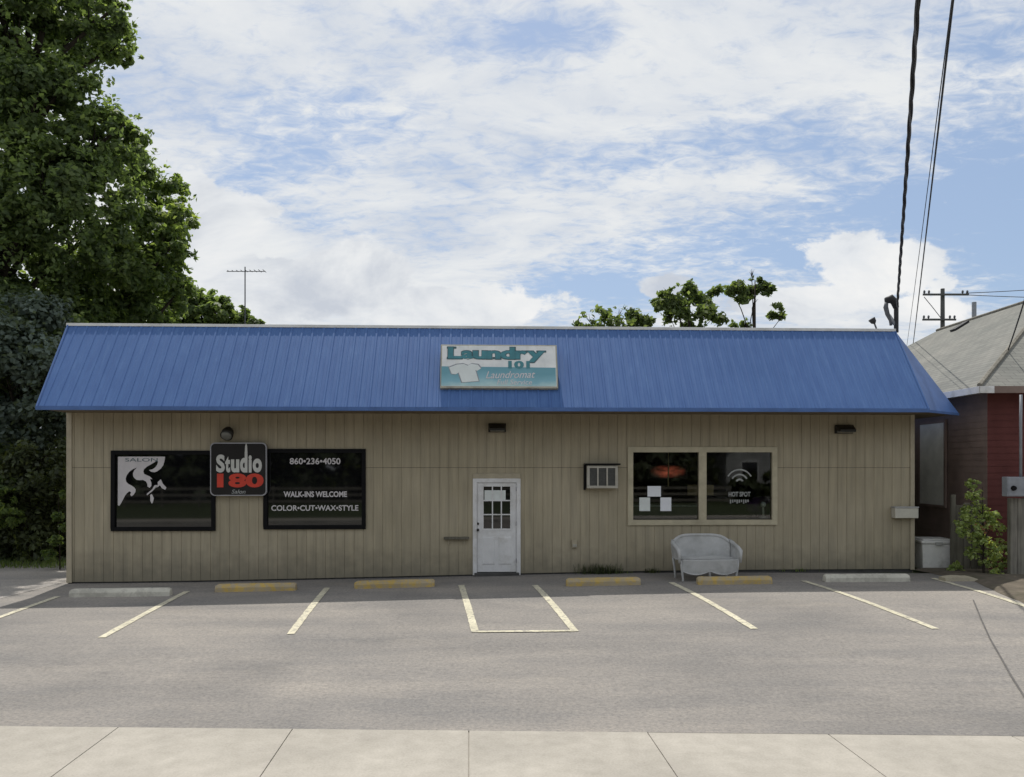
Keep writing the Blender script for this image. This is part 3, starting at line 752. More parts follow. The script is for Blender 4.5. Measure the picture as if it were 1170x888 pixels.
# --- black salon sign
def rrect(u0, u1, w0, w1, r, n=6):
    pts = []
    for cx_, cz_, a0 in ((u1-r,w1-r,0),(u0+r,w1-r,90),(u0+r,w0+r,180),(u1-r,w0+r,270)):
        for k in range(n+1):
            a = R(a0+90*k/n); pts.append((cx_+r*math.cos(a), cz_+r*math.sin(a)))
    return pts
SV = -.13
e = on_wall('salon_sign', 272.5, 536, 'square black sign with rounded corners, white and red lettering, between the tinted windows', 'sign', SV)
sc = (OY+SV+.2)/900
def loc_rect(x0, y0, x1, y1): return ((x0-272.5)*sc, (x1-272.5)*sc, -(y1-536)*sc, -(y0-536)*sc)
x0,x1,z0,z1 = loc_rect(241,506,304.5,566.5)
MB().poly_uw(rrect(x0,x1,z0,z1,.10), -.02, .07).build('edge_band', M['silver'], e)
MB().poly_uw(rrect(x0+.022,x1-.022,z0+.022,z1-.022,.085), -.0225).build('face', M['signblack'], e)
def signtext(body, r, mat, v=-.025, **k):
    a = loc_rect(*r); return text_mb(body, *a, v, **k).build('lettering', mat, e)
def lrd(body, x0, y0, x1, y1, mat, **k): return signtext(body, (x0,y0,x1,y1), mat, **k)
lrd('S', 247.8,519.5,257.6,540, M['signwhite'], bold=.045)
lrd('t', 257.9,521.5,263.6,540, M['signwhite'], bold=.05)
lrd('u', 264.4,525,273.8,540, M['signwhite'], bold=.05)
lrd('d', 274.6,516.5,283.0,540, M['signwhite'], bold=.05)
MB().poly_uw([((279.9-272.5)*sc,-(518-536)*sc),((283.0-272.5)*sc,-(518-536)*sc),((282.6-272.5)*sc,-(510-536)*sc),((281.6-272.5)*sc,-(506-536)*sc),((280.3-272.5)*sc,-(510-536)*sc)], -.0252).build('stroke', M['signwhite'], e)
lrd('i', 284.2,520.3,287.8,540, M['signwhite'], bold=.05)
lrd('o', 288.8,524,299.2,540, M['signwhite'], bold=.05)
lrd('180', 248.8,541,301.2,557, M['red'], bold=.045)
lrd('Salon', 265,559.3,281,564, M['decalgrey'], shear=.3, bold=.01)
for x in (x0+.15, x1-.15):
    for z in (z0+.15, z1-.15): MB().tube([(x,.0505,z),(x,.125,z)], .012, 8).build('standoff', M['silver'], e)

# --- sign on the roof
SB = .47
SVf = -.93
u_, w_ = W(570.5, 443.5, SVf)
e = empty('laundry_sign', L2W(u_, SVf, w_), 'white and teal lightbox sign with a shirt picture mounted on the blue roof', 'sign', TH)
pm = (OY+.35+SVf)/900; hw = 67.6*pm; HH = 1.0; tilt = R(20); DEP = .20
TM = Matrix.Rotation(-tilt, 4, 'X')
def tm(mb):
    mb.v = [tuple(TM @ Vector(p)) for p in mb.v]; return mb
mb = MB(); mb.box(-hw, hw, .0, DEP, 0, HH); tm(mb).build('cabinet', M['signedge'], e, bevel=.008)
mb = MB(); mb.box(-hw+.03, hw-.03, -.006, -.001, .035, HH-.03); fc = tm(mb).build('face', M['signface'], e)
def S_(px, py):     # sign pixels to sign plane
    return ((px-570.5)*pm, (443.5-py)/52.5*HH)
mb = MB(); a = S_(504.2,441.3); b = S_(635.8,419)
mb.add([(a[0],-.009,a[1]),(b[0],-.009,a[1]),(b[0],-.009,b[1]),(a[0],-.009,b[1]+.02)], [(0,1,2,3)]); tm(mb).build('colour_band', M['wash'], e)
shirt = [(513,419.5),(522,415.8),(530,415),(534,417.2),(538,414.8),(546,416),(549.5,420.5),(545,423.5),(543,422),(547,435.5),(528,437.2),(524,425.5),(521,427.5),(516,427)]
mb = MB(); mb.poly_uw([S_(*p) for p in [(x+(-1 if x < 533 else 1.0), y+(-1 if y < 425 else .5)) for x, y in shirt]], -.011); tm(mb).build('picture_outline', M['galv'], e)
mb = MB(); mb.poly_uw([S_(*p) for p in shirt], -.0135); tm(mb).build('picture', M['shirt'], e)
def stext(body, x0, y0, x1, y1, mat, v, name='lettering', **k):
    a, b = S_(x0,y1), S_(x1,y0); mb = text_mb(body, a[0], b[0], a[1], b[1], v, **k); return tm(mb).build(name, mat, e)
LAU = [('L',512.2,394.6,524,408.6),('a',523.8,399,534,408.8),('u',534,399,546,408.8),('n',546,399,557.8,408.8),('d',558.0,394.6,570.5,408.8),('r',571,399,581,408.6),('y',581.5,399,597,412.6)]
# stretch the word across the sign's width
def sxw(x): return 511.5+(x-512.2)*(623.5-511.5)/(597-512.2)
for ch, a0, b0, a1, b1 in LAU:
    stext(ch, sxw(a0)-.8, b0-.9, sxw(a1)+1.6, b1+.9, M['tealdark'], -.0115, bold=.06)
    stext(ch, sxw(a0), b0, sxw(a1)+.4, b1, M['teal'], -.014, bold=.04)
for x0, x1, y0, y1 in ((510,521,393.9,396.4),(510,519,406.5,409.5),(554,561,406.4,409),(563,570,406.4,409),(585,592,406.4,409),(578,585,398,400.2),(598,606,398.2,400.6),(614,625.5,398.2,400.6)):
    mb = MB(); a, b = S_(x0,y1), S_(x1,y0); mb.quad((a[0],-.0125,a[1]),(b[0],-.0125,a[1]),(b[0],-.0125,b[1]),(a[0],-.0125,b[1])); tm(mb).build('serif', M['tealdark'], e)
stext('101', 581, 411, 606, 420.2, M['teal'], -.0145, bold=.05)
stext('Laundromat', 555, 424, 612, 432.5, M['decal'], -.0145, shear=.35, rise=.02, bold=.005)
stext('Full Service', 568, 433.6, 608, 439.6, M['decal'], -.0145, shear=.2, bold=.0)
for x in (-hw*.7, hw*.7):
    MB().box(x-.02, x+.02, .15, .42, .10, .14).build('bracket', M['bronze'], e); MB().box(x-.02, x+.02, .40, .98, .78, .82).build('bracket', M['bronze'], e)

# --- air conditioner
(u0,w1_), (u1,w0_) = W(671,532,-.25), W(706,558,-.25)
e = empty('air_conditioner', L2W((u0+u1)/2, 0, w0_), 'small white window air conditioner with a grey grille under a black rain hood', 'air conditioner', TH)
hw, hh = (u1-u0)/2, w1_-w0_
frame_mb(-hw, hw, 0, hh, .055, -.25, -.005).build('case', M['acwhite'], e, bevel=.008)
mb = MB()
for i in range(14):
    z = .06+i*(hh-.12)/13; mb.box(-hw+.055, hw-.055, -.225, -.205, z-.008, z+.008)
mb.box(-hw+.052, hw-.052, -.20, -.19, .055, hh-.055)
mb.build('grille', M['acgrill'], e)
mb = MB()
for x in (-hw/3+.01, hw/3-.01): mb.box(x-.015, x+.015, -.247, -.226, .055, hh-.055)
mb.build('grille_bars', M['acwhite'], e)
mb = MB(); mb.box(-hw-.05, hw+.05, -.30, -.003, hh+.012, hh+.045); mb.box(-hw-.05, -hw-.012, -.12, -.003, -.04, hh+.012); mb.build('rain_hood', M['black'], e, bevel=.004)

# --- small things on the wall
e = on_wall('wall_shelf', 521.5, 615, 'narrow dark shelf with drip stains left of the white door', 'shelf')
mb = MB(); mb.box(-.27, .27, -.10, -.009, -.02, .03); mb.build('board', M['oldwood'], e, bevel=.006)
for x in (-.17, .17):
    mb = MB(); mb.box(x-.012, x+.012, -.03, -.009, -.13, -.02); mb.build('bracket', M['tan'], e)
e = on_wall('outlet_box', 656, 621.5, 'little weathered outlet box low on the wall right of the door', 'outlet box')
mb = MB(); mb.box(-.055, .055, -.055, -.009, -.08, .09); mb.build('case', M['tan'], e, bevel=.006)
mb = MB(); mb.box(-.04, .05, -.07, -.056, -.06, .0); mb.build('cover', M['acwhite'], e, bevel=.004)
e = on_wall('corner_box', 1034.5, 586, 'cream rectangular box fixed across the wall corner by the alley', 'box', -.12)
mb = MB(); mb.box(-.26, .26, -.06, .11, -.115, .105); mb.build('case', M['creambox'], e, bevel=.012)
mb = MB(); mb.box(-.27, .27, -.07, .11, .108, .135); mb.build('lid', M['lid'], e, bevel=.006)

# --- things in the window
def paper(px0, py0, px1, py1, mat, label):
    v = .022; (a, b), (c, d) = W(px0,py0,v), W(px1,py1,v)
    e = MB().box(-(c-a)/2, (c-a)/2, -.001, .001, -(b-d)/2, (b-d)/2).build('notice_paper', mat)
    e.location = L2W((a+c)/2, v, (b+d)/2); e.rotation_euler = (0,0,TH)
    tag(e, label, 'notice', 'papers in the shop window')
paper(739.8,555.5,755.2,567.5, M['paper'], 'wide white notice, topmost of the three papers in the shop window')
paper(730.5,568.5,742.8,584, M['paperg'], 'upright greyish notice at the left edge of the shop window')
paper(754.5,568.5,767,584, M['paper'], 'upright white notice below and right of the wide notice')
v = .5; (a,b),(c,d) = W(785.5,554,v), W(815,566,v)
e = MB().box(-(c-a)/2,(c-a)/2,-.02,.02,-(b-d)/2,(b-d)/2).build('hanging_card', M['tancard'], bevel=.004); e.location = L2W((a+c)/2, v, (b+d)/2); e.rotation_euler=(0,0,TH); tag(e, 'tan card hanging indoors behind the post between the window lights', 'card')
# counter
u0 = OPW3[0]-.6; wt = W(800, 577, 1.2)[1]
e = empty('counter', L2W(u0, 1.2, .25), 'long low counter inside behind the shop window', 'counter', TH)
mb = MB(); mb.box(0, 2.6, 0, .6, wt-.29, wt-.25); mb.build('top', M['decalgrey'], e, bevel=.006)
mb = MB(); mb.box(.03, 2.57, .03, .57, 0, wt-.29); mb.build('body', M['roomfloor'], e)
# red glow sign
v = 2.2; u_, w_ = W(763.5, 539, v)
e = empty('neon_sign', L2W(u_, v, w_), 'dim red glowing sign far inside behind the left window light', 'neon sign', TH)
mb = MB(); mb.box(-.46, .46, .0, .03, -.15, .15); mb.build('panel', M['neon'], e, bevel=.01)
frame_mb(-.49, .49, -.18, .18, .03, -.01, .04).build('frame', M['dark'], e)
# hanging cord
u_, w_ = W(763.5, 520, .4)
e = MB().tube([(0,0,.0),(0.005,0,-.35),(0,0,-.78)], [.008,.012,.018], 6).build('pull_cord', M['tancard']); e.location = L2W(u_, .4, W(763.5,516,.4)[1]); tag(e, 'pale cord hanging down behind the left window light', 'cord')
# table lamp
u_, w_ = W(872, 592, .22)
e = empty('table_lamp', L2W(u_, .22, w_), 'white lamp with a round globe standing inside the right window light', 'lamp', TH)
mb = MB(); mb.tube([(0,0,-.0),(0,0,.02),(0,0,.05)], [.10,.10,.03], 14); mb.build('base', M['signwhite'], e, smooth=True)
mb = MB(); mb.tube([(0,0,.05),(0,0,.25)], .022, 10); mb.build('stem', M['signwhite'], e, smooth=True)
mb = MB(); mb.tube([(0,0,.24),(0,0,.26),(0,0,.30),(0,0,.345),(0,0,.36)], [.02,.05,.062,.045,.015], 14); mb.build('globe', M['paperg'], e, smooth=True)
e2 = empty('display_table', L2W(u_-.9, .12, .3), 'shallow ledge with a cloth inside the right window light', 'ledge', TH)
mb = MB(); mb.box(-.9, 1.25, 0, .4, w_-.36, w_-.303); mb.build('top', M['roomfloor'], e2, bevel=.005)
mb = MB(); mb.box(-.85, 1.2, .03, .37, -.02, w_-.36); mb.build('body', M['dark'], e2)
u_, w_ = W(869, 578, .9)
bmx = bmesh.new(); bmesh.ops.create_icosphere(bmx, subdivisions=3, radius=.34)
for vtx in bmx.verts: vtx.co = Vector((vtx.co.x*1.0, vtx.co.y*.6, vtx.co.z*.8))*(1+.12*math.sin(vtx.co.x*19)*math.cos(vtx.co.z*15))
me = bpy.data.meshes.new('cloth_bundle'); bmx.to_mesh(me); bmx.free(); me.materials.append(M['purple'])
for p_ in me.polygons: p_.use_smooth = True
e = bpy.data.objects.new('laundry_bundle', me); COL.objects.link(e); e.location = L2W(u_, .95, w_-.05); tag(e, 'dark purple bundle of cloth behind the white lamp', 'bundle')

# ------------------------------------------------------------------ lot furniture
def wheel_stop(px0, px1, pyb, mat, label, yaw=0.0):
    a, b = G(px0, pyb), G(px1, pyb); c = (a+b)/2; Lh = (b.xy-a.xy).length/2
    e = empty('wheel_stop', (c.x, c.y+.10, c.z), label, 'wheel stop', TH+yaw, 'concrete wheel stops along the shop front')
    sl_ = math.atan2(zg(b.x,b.y)-zg(a.x,a.y), b.x-a.x)
    mb = MB(); pr = [(-.10,-.03),(-.095,.08),(-.06,.145),(.06,.145),(.095,.08),(.10,-.03)]
    xs = [-Lh,-Lh+.05,-Lh*.4,Lh*.35,Lh-.05,Lh]; kk = [.82,1,1,1,1,.82]
    vs = [(x, y*k, (z*k+random.uniform(-.004,.004))+x*math.tan(sl_)) for x, k in zip(xs, kk) for y, z in pr]
    m_ = len(pr); fs = []
    for i in range(len(xs)-1):
        for j in range(m_): fs.append((i*m_+j, (i+1)*m_+j, (i+1)*m_+(j+1)%m_, i*m_+(j+1)%m_))
    fs.append(tuple(range(m_))); fs.append(tuple((len(xs)-1)*m_+j for j in reversed(range(m_))))
    fs = [tuple(reversed(f)) for f in fs]
    mb.add(vs, fs); mb.build('block', mat, e, bevel=.012)
    for x in (-Lh*.62, Lh*.62): MB().tube([(x,0,.12+x*math.tan(sl_)),(x,0,.152+x*math.tan(sl_))], .013, 8).build('anchor_pin', M['galv'], e)
wheel_stop(80,191,682, M['stop_white'], 'long pale concrete wheel stop at the left corner of the shop', R(-1))
wheel_stop(247,335,676, M['stop_yellow'], 'worn yellow wheel stop below the tinted windows', R(0))
wheel_stop(406,495,672, M['stop_yellow'], 'worn yellow wheel stop left of the door below the window with the phone number', R(1))
wheel_stop(647,733,669.5, M['stop_yellow'], 'yellow wheel stop by the weeds below the air conditioner', R(0))
wheel_stop(797,884,668, M['stop_yellow'], 'worn yellow wheel stop in front of the white wicker loveseat', R(0))
wheel_stop(943,1042,665, M['stop_white'], 'pale concrete wheel stop at the shop corner near the alley', R(.5))
# broken kerb stone at the right
a, b = G(1078,664), G(1121,664); c = (a+b)/2
mb = MB(); n=10; top = []
for i in range(n+1):
    t = i/n; x = (t-.5)*(b.x-a.x); hgt = .09*math.sin(math.pi*min(1, .12+t*.9))**.5+random.uniform(-.008,.008)
    top.append((x, hgt))
vs = []
for x, hgt in top: vs += [(x,-.11,-.05),(x,-.09,hgt),(x,.12,hgt+.01),(x,.14,-.05)]
fs = [(4*i+j, 4*i+4+j, 4*i+4+(j+1)%4, 4*i+(j+1)%4) for i in range(n) for j in range(4)]+[(3,2,1,0),(4*n,4*n+1,4*n+2,4*n+3)]
mb.add(vs, [tuple(reversed(f)) for f in fs])
e = mb.build('kerb_stone', M['concretestub'], bevel=.01); e.location = (c.x, c.y+.05, c.z); e.rotation_euler = (0,0,TH); tag(e, 'low broken tan kerb stone edging the soil in front of the alley', 'kerb stone')

# --- wicker loveseat
pL = G(779, 664.5)
LW = 1.08
e = empty('wicker_loveseat', (pL.x+LW*.5, pL.y+.22, zg(pL.x+.7, pL.y+.3)), 'weathered white wicker loveseat standing against the shop wall under the window', 'loveseat', TH+R(1.5))
def panel(fn, nu, nv, th):
    """a woven sheet: fn(a,b) -> point; given thickness along its normal"""
    mb = MB(); g_ = [[Vector(fn(i/nu, j/nv)) for j in range(nv+1)] for i in range(nu+1)]
    vs = []; off = (nu+1)*(nv+1)
    for s_ in (1,-1):
        for i in range(nu+1):
            for j in range(nv+1):
                du = g_[min(i+1,nu)][j]-g_[max(i-1,0)][j]; dv = g_[i][min(j+1,nv)]-g_[i][max(j-1,0)]
                n_ = du.cross(dv); n_ = n_.normalized() if n_.length > 1e-9 else Vector((0,-1,0))
                wv = .004*(((i+j)%2)*2-1) if s_ == 1 else 0
                vs.append(g_[i][j]+n_*(s_*th/2+wv))
    q = nv+1; fs = []
    for i in range(nu):
        for j in range(nv):
            fs.append((i*q+j,(i+1)*q+j,(i+1)*q+j+1,i*q+j+1)); fs.append(tuple(off+k for k in (i*q+j,i*q+j+1,(i+1)*q+j+1,(i+1)*q+j)))
    for i in range(nu):
        for j in (0,nv):
            fs.append((i*q+j,(i+1)*q+j,off+(i+1)*q+j,off+i*q+j))
    for j in range(nv):
        for i in (0,nu): fs.append((i*q+j,i*q+j+1,off+i*q+j+1,off+i*q+j))
    return mb.add(vs, fs)
HL = LW/2+.03; SH = .42; BH = .87
def backf(a, b):
    x = (a*2-1); xx = x*HL*(1+.05*b); top = BH-.15*abs(x)**5
    y = .36-.16*abs(x)**3+.10*b
    return (xx, y, SH-.04+(top-SH+.04)*b)
panel(backf, 44, 20, .03).build('backrest', M['wicker'], e, smooth=True)
def seatf(a, b): return ((a*2-1)*(HL-.02), -.22+.58*b, SH+.03*math.sin(math.pi*a)*math.sin(math.pi*b))
panel(seatf, 44, 20, .05).build('seat', M['wicker'], e, smooth=True)
def apron(a, b):
    sc_ = abs(math.sin(a*math.pi*2)); low = .13+.07*(1-sc_)
    return ((a*2-1)*(HL-.01), -.245-.01*math.sin(a*math.pi), SH+.02-(SH+.02-low)*(1-b))
panel(apron, 44, 10, .025).build('apron', M['wicker'], e, smooth=True)
for s in (-1, 1):
    def armf(a, b, s=s):
        y = -.22+.56*a; return (s*(HL+.02+.035*b+.01*math.sin(a*math.pi)), y, SH+.0+(.19+.12*a)*b)
    panel(armf, 16, 10, .03).build('arm_panel', M['wicker'], e, smooth=True)
    mb = MB(); mb.tube([(s*(HL+.05),-.26,SH-.05),(s*(HL+.055),-.265,SH+.10),(s*(HL+.06),-.25,SH+.18),(s*(HL+.06),-.12,SH+.23),(s*(HL+.06),.08,SH+.27),(s*(HL+.055),.24,SH+.31),(s*(HL+.03),.33,SH+.35)], [.026,.03,.04,.042,.042,.042,.03], 10); mb.build('armrest', M['wicker'], e, smooth=True)
    for y in (-.23, .33):
        mb = MB(); mb.tube([(s*(HL+.02),y,SH),(s*HL*.98,y,.2),(s*(HL-.03),y+.01,.02),(s*(HL-.03),y+.01,-.005)], [.026,.024,.02,.024], 10); mb.build('leg', M['wicker'], e, smooth=True)
mb = MB(); mb.tube([(0,-.235,SH-.05),(0,-.235,.0)], [.024,.02], 10); mb.build('leg', M['wicker'], e, smooth=True)
mb = MB(); mb.tube([Vector(backf(a, 1.0))+Vector((0,0,.0)) for a in np.linspace(0,1,26)], .034, 10); mb.build('top_rail', M['wicker'], e, smooth=True)

# --- white chest in the alley
c = P(1066, 600, 17.75)
e = empty('storage_chest', (c.x, 17.8, zg(c.x,17.8)-.005), 'white lidded plastic storage chest in the alley beside the shop', 'chest', R(-3))
mb = MB(); vs=[(-.32,-.28,0),(.32,-.28,0),(.32,.28,0),(-.32,.28,0),(-.345,-.30,.58),(.345,-.30,.58),(.345,.30,.58),(-.345,.30,.58)]
mb.add(vs,[(0,3,2,1),(4,5,6,7),(0,1,5,4),(1,2,6,5),(2,3,7,6),(3,0,4,7)]); mb.build('body', M['chest'], e, bevel=.02)
mb = MB(); mb.box(-.365,.365,-.325,.32,.585,.66); mb.box(-.33,.33,-.29,.29,.662,.69); mb.build('lid', M['chest'], e, bevel=.02)
mb = MB(); mb.box(-.08,.08,-.335,-.3255,.55,.62); mb.build('latch', M['lid'], e, bevel=.005)

# ------------------------------------------------------------------ neighbour house
HX, HYf, HYb, HW = 10.26, 17.0, 32.0, 9.1
house = empty('neighbour_house', (HX, HYf, .2), 'dark red house with a grey shingled hip roof behind the shop alley', 'house')
H0 = 4.05
mb = MB(); mb.quad((0,0,-.3),(HW,0,-.3),(HW,0,H0),(0,0,H0))
for k in range(28):
    z = .1+k*.14
    if z < H0-.1: mb.box(.0, HW, -.008, -.002, z, z+.012)
mb.build('front_wall', M['redwall'], house)
mb = MB(); D = HYb-HYf
mb.quad((0,D,-.3),(0,0,-.3),(0,0,H0),(0,D,H0)); mb.quad((HW,0,-.3),(HW,D,-.3),(HW,D,H0),(HW,0,H0)); mb.quad((HW,D,-.3),(0,D,-.3),(0,D,H0),(HW,D,H0))
for k in range(28):
    z = .1+k*.14
    if z < H0-.1: mb.box(-.008, -.002, 0, D, z, z+.012)
mb.build('side_wall', M['brownwall'], house)
OV = .42; ez = 4.23-.2; rz_ = 7.28-.2
x0, x1, y0, y1 = -OV, HW+OV, -OV, D+OV; half = (x1-x0)/2
A = [(x0,y0,ez),(x1,y0,ez),(x1,y1,ez),(x0,y1,ez),(x0+half,y0+half,rz_),(x0+half,y1-half,rz_)]
me = bpy.data.meshes.new('roof'); me.from_pydata(A, [], [(3,0,4,5),(0,1,4),(1,2,5,4),(2,3,5)])
uv = me.uv_layers.new(name='UVMap')
for p in me.polygons:
    n_ = p.normal; hdir = Vector((-n_.y, n_.x, 0)).normalized(); sdir = n_.cross(hdir)
    for li in p.loop_indices:
        q = Vector(A[me.loops[li].vertex_index]); uv.data[li].uv = (q.dot(hdir), q.dot(sdir))
me.materials.append(M['shingle']); rf = bpy.data.objects.new('roof', me); COL.objects.link(rf); rf.parent = house
mb = MB(); mb.box(x0+.30, x1+.02, y0-.03, y0-.004, ez-.15, ez-.004); mb.build('fascia', M['brownwall'], house, bevel=.004)  # eave shadow put into the colour: front board brown past the corner
mb = MB(); mb.box(x0-.02, x0+.298, y0-.03, y0-.004, ez-.15, ez-.004); mb.box(x0-.03, x0-.004, y0-.03, y1, ez-.152, ez-.006)
mb.build('fascia', M['white'], house, bevel=.004)
mb = MB(); mb.quad((x0,y0,ez-.10),(x0,y1,ez-.10),(x1,y1,ez-.10),(x1,y0,ez-.10)); mb.build('eave_soffit', M['cream'], house)
# ridge and hip caps
mb = MB(); mb.tube([(x0,y0,ez+.02),(x0+half,y0+half,rz_+.02),(x0+half,y1-half,rz_+.02)], .05, 6); mb.build('ridge_cap', M['postgrey'], rf)
def on_roof(px, py):  # left slope: plane through x0,ez to x0+half,rz_
    k = (rz_-ez)/half
    for Y in np.arange(15, 40, .02):
        p = P(px, py, Y); lx, lz = p.x-HX, p.z-.2
        if lz <= ez+(lx-x0)*k and lx > x0: return Vector((lx, Y-HYf, ez+(lx-x0)*k))
    return Vector((x0+half*.8, 6, rz_))
q = on_roof(1097, 374); an = math.atan2(rz_-ez, half)
mb = MB(); MM = Matrix.Translation(q)@Matrix.Rotation(-an, 4, 'Y'); mb.box(-.26,.26,-.16,.16,.005,.07, MM); mb.build('roof_vent', M['darkvent'], rf, bevel=.01)
q = on_roof(1113, 360); mb = MB(); mb.tube([q+Vector((0,0,-.1)), q+Vector((0,0,.42))], .07, 10); mb.build('vent_pipe', M['galv'], rf)
# boarded window on the side wall
mb = MB(); mb.box(-.05, -.015, 1.62, 2.72, 1.42, 3.38); f = mb.build('boarded_window', M['board'], house, bevel=.006)
mb = MB()
for a_, b_, c_, d_ in ((1.55,1.62,1.36,3.45),(2.72,2.79,1.36,3.45),(1.62,2.72,3.381,3.45),(1.62,2.72,1.36,1.419)): mb.box(-.06,-.016,a_,b_,c_,d_)
mb.build('window_trim', M['brownwall'], f)
mb = MB(); mb.box(HW*.55, HW*.55+1.1, -.03, -.015, 1.1, 2.6); f = mb.build('window', M['tint'], house)
frame_mb(HW*.55-.1, HW*.55+1.2, 1.0, 2.7, .1, -.05, -.031).build('window_frame', M['white'], f)

# electrical cabinet with its conduit on a grey post
Yp = 16.25; z0 = zg(10.5, Yp)+.02
a = P(1153,600,Yp); 
e = empty('fence_post', (a.x+.22, Yp, z0-.0), 'thick weathered grey wooden post below the electrical box', 'post', R(-2))
mb = MB()
for k in range(3): mb.box(-.22+k*.147, -.22+k*.147+.140, -.06+random.uniform(-.004,.004), .06, -.1, 1.62+random.uniform(-.01,.01))
mb.build('planks', M['postgrey'], e, bevel=.006)
for z in (.35, 1.2): MB().box(-.20,.20,.0601,.10,z,z+.1).build('rail', M['oldwood'], e)
bx = P(1146.5,556,Yp-.12)
e = empty('electrical_box', (bx.x+.22, Yp-.10, bx.z), 'grey metal electrical box with a conduit rising from it', 'electrical box', R(-2))
mb = MB(); mb.box(-.22,.30,-.16,.03,-.20,.20); mb.build('case', M['galv'], e, bevel=.012)
mb = MB(); mb.box(-.205,.285,-.17,-.1605,-.185,.185); mb.build('cover', M['galv'], e, bevel=.004)
mb = MB(); mb.tube([(-.10,-.171,-.03),(-.10,-.21,-.03)], [.055,.045], 14); mb.build('dial', M['black'], e)
zt = P(1163,452,Yp).z-bx.z; cxx = P(1163,500,Yp-.06).x-(bx.x+.22)
mb = MB(); mb.tube([(cxx,-.05,.2),(cxx,-.05,zt-.5),(cxx+.005,-.05,zt)], .028, 10); mb.build('conduit', M['galv'], e, smooth=True)

# old fence beside the alley
e = empty('wooden_fence', (9.72, 17.25, .2), 'dark weathered board fence behind the leafy shrub', 'fence', R(-8))
mb = MB()
for k in range(5):
    mb.box(k*.15, k*.15+.14, -.012+random.uniform(-.006,.006), .012, -.05, 1.55+random.uniform(-.06,.06))
mb.build('boards', M['oldwood'], e, bevel=.004)
for z in (.3, 1.2): MB().box(0,.75,.0185,.06,z,z+.09).build('rail', M['oldwood'], e)
mb = MB(); mb.box(-.10,-.005,-.03,.06,-.1,1.72); mb.build('post', M['oldwood'], e, bevel=.006)

# ------------------------------------------------------------------ foliage
def leaf_mesh(name, pos, nrm, ll, lw, mat, parent=None):
    n = len(pos); nrm = nrm/np.linalg.norm(nrm, axis=1, keepdims=True)
    t = rng.normal(size=(n,3)); t -= nrm*np.sum(t*nrm, axis=1, keepdims=True); t /= np.linalg.norm(t, axis=1, keepdims=True)
    b = np.cross(nrm, t); s = rng.uniform(.65, 1.35, size=(n,1)); L_ = ll*s; W_ = lw*s
    v = np.empty((n,4,3)); v[:,0] = pos+t*L_; v[:,1] = pos+b*W_+nrm*W_*.25; v[:,2] = pos-t*L_; v[:,3] = pos-b*W_+nrm*W_*.25
    me = bpy.data.meshes.new(name); me.vertices.add(4*n); me.vertices.foreach_set('co', v.ravel())
    me.loops.add(4*n); me.loops.foreach_set('vertex_index', np.arange(4*n, dtype=np.int32))
    me.polygons.add(n); me.polygons.foreach_set('loop_start', np.arange(0,4*n,4, dtype=np.int32)); me.update(calc_edges=True)
    me.materials.append(mat)
    o = bpy.data.objects.new(name, me); COL.objects.link(o)
    if parent: o.parent = parent
    return o
def lobe_leaves(c, r, dens, sub=.27, squash=.85, loose=.13):
    """leaf clumps spread on and in one rounded mass"""
    c = np.array(c); k = max(7, int(26*1.0)); P_ = []; N_ = []
    d = rng.normal(size=(k,3)); d /= np.linalg.norm(d, axis=1, keepdims=True)
    rad = r*rng.uniform(.35, 1.0, size=(k,1))**.6
    cc = d*rad; cc[:,2] *= squash
    tot = int(dens*r*r)
    for i in range(k):
        sr = r*sub*rng.uniform(.6,1.35); m = max(10, int(tot/k*(sr/(r*sub))**2))
        q = rng.normal(size=(m,3)); q /= np.linalg.norm(q, axis=1, keepdims=True)
        rr = sr*rng.uniform(.2,1.0,size=(m,1))**.5
        pp = q*rr; pp[:,2] = pp[:,2]*.7
        P_.append(c+cc[i]+pp); N_.append(q*.7+np.array([0,0,.55])+rng.normal(size=(m,3))*.45+d[i]*.35)
    m = int(tot*loose)                                       # loose sprays that break up the outline
    q = rng.normal(size=(m//9+1,3)); q /= np.linalg.norm(q, axis=1, keepdims=True)
    q = np.repeat(q*r*rng.uniform(.85,1.28,size=(len(q),1)), 9, axis=0); q[:,2] *= squash
    q = q+rng.normal(size=q.shape)*r*.07
    P_.append(c+q); N_.append(rng.normal(size=q.shape)*.6+np.array([0,0,.6]))
    return np.vstack(P_), np.vstack(N_)
from mathutils import noise as mnoise
def cloud_leaves(c, r, dens):
    """thin ragged foliage: leaves fading out from the middle, with noise-shaped gaps between the sprays"""
    n = int(dens*r*r); q = rng.normal(size=(n,3)); q /= np.linalg.norm(q, axis=1, keepdims=True)
    q *= r*(rng.uniform(0,1,size=(n,1))**.45)*(1+.22*rng.normal(size=(n,1))); q[:,2] *= .8
    p = np.array(c)+q
    keep = np.array([mnoise.noise(Vector(a)*1.1)+.55*mnoise.noise(Vector(a)*2.6) > -.02 for a in p])
    p = p[keep]; return p, rng.normal(size=p.shape)*.7+np.array([0,0,.55])
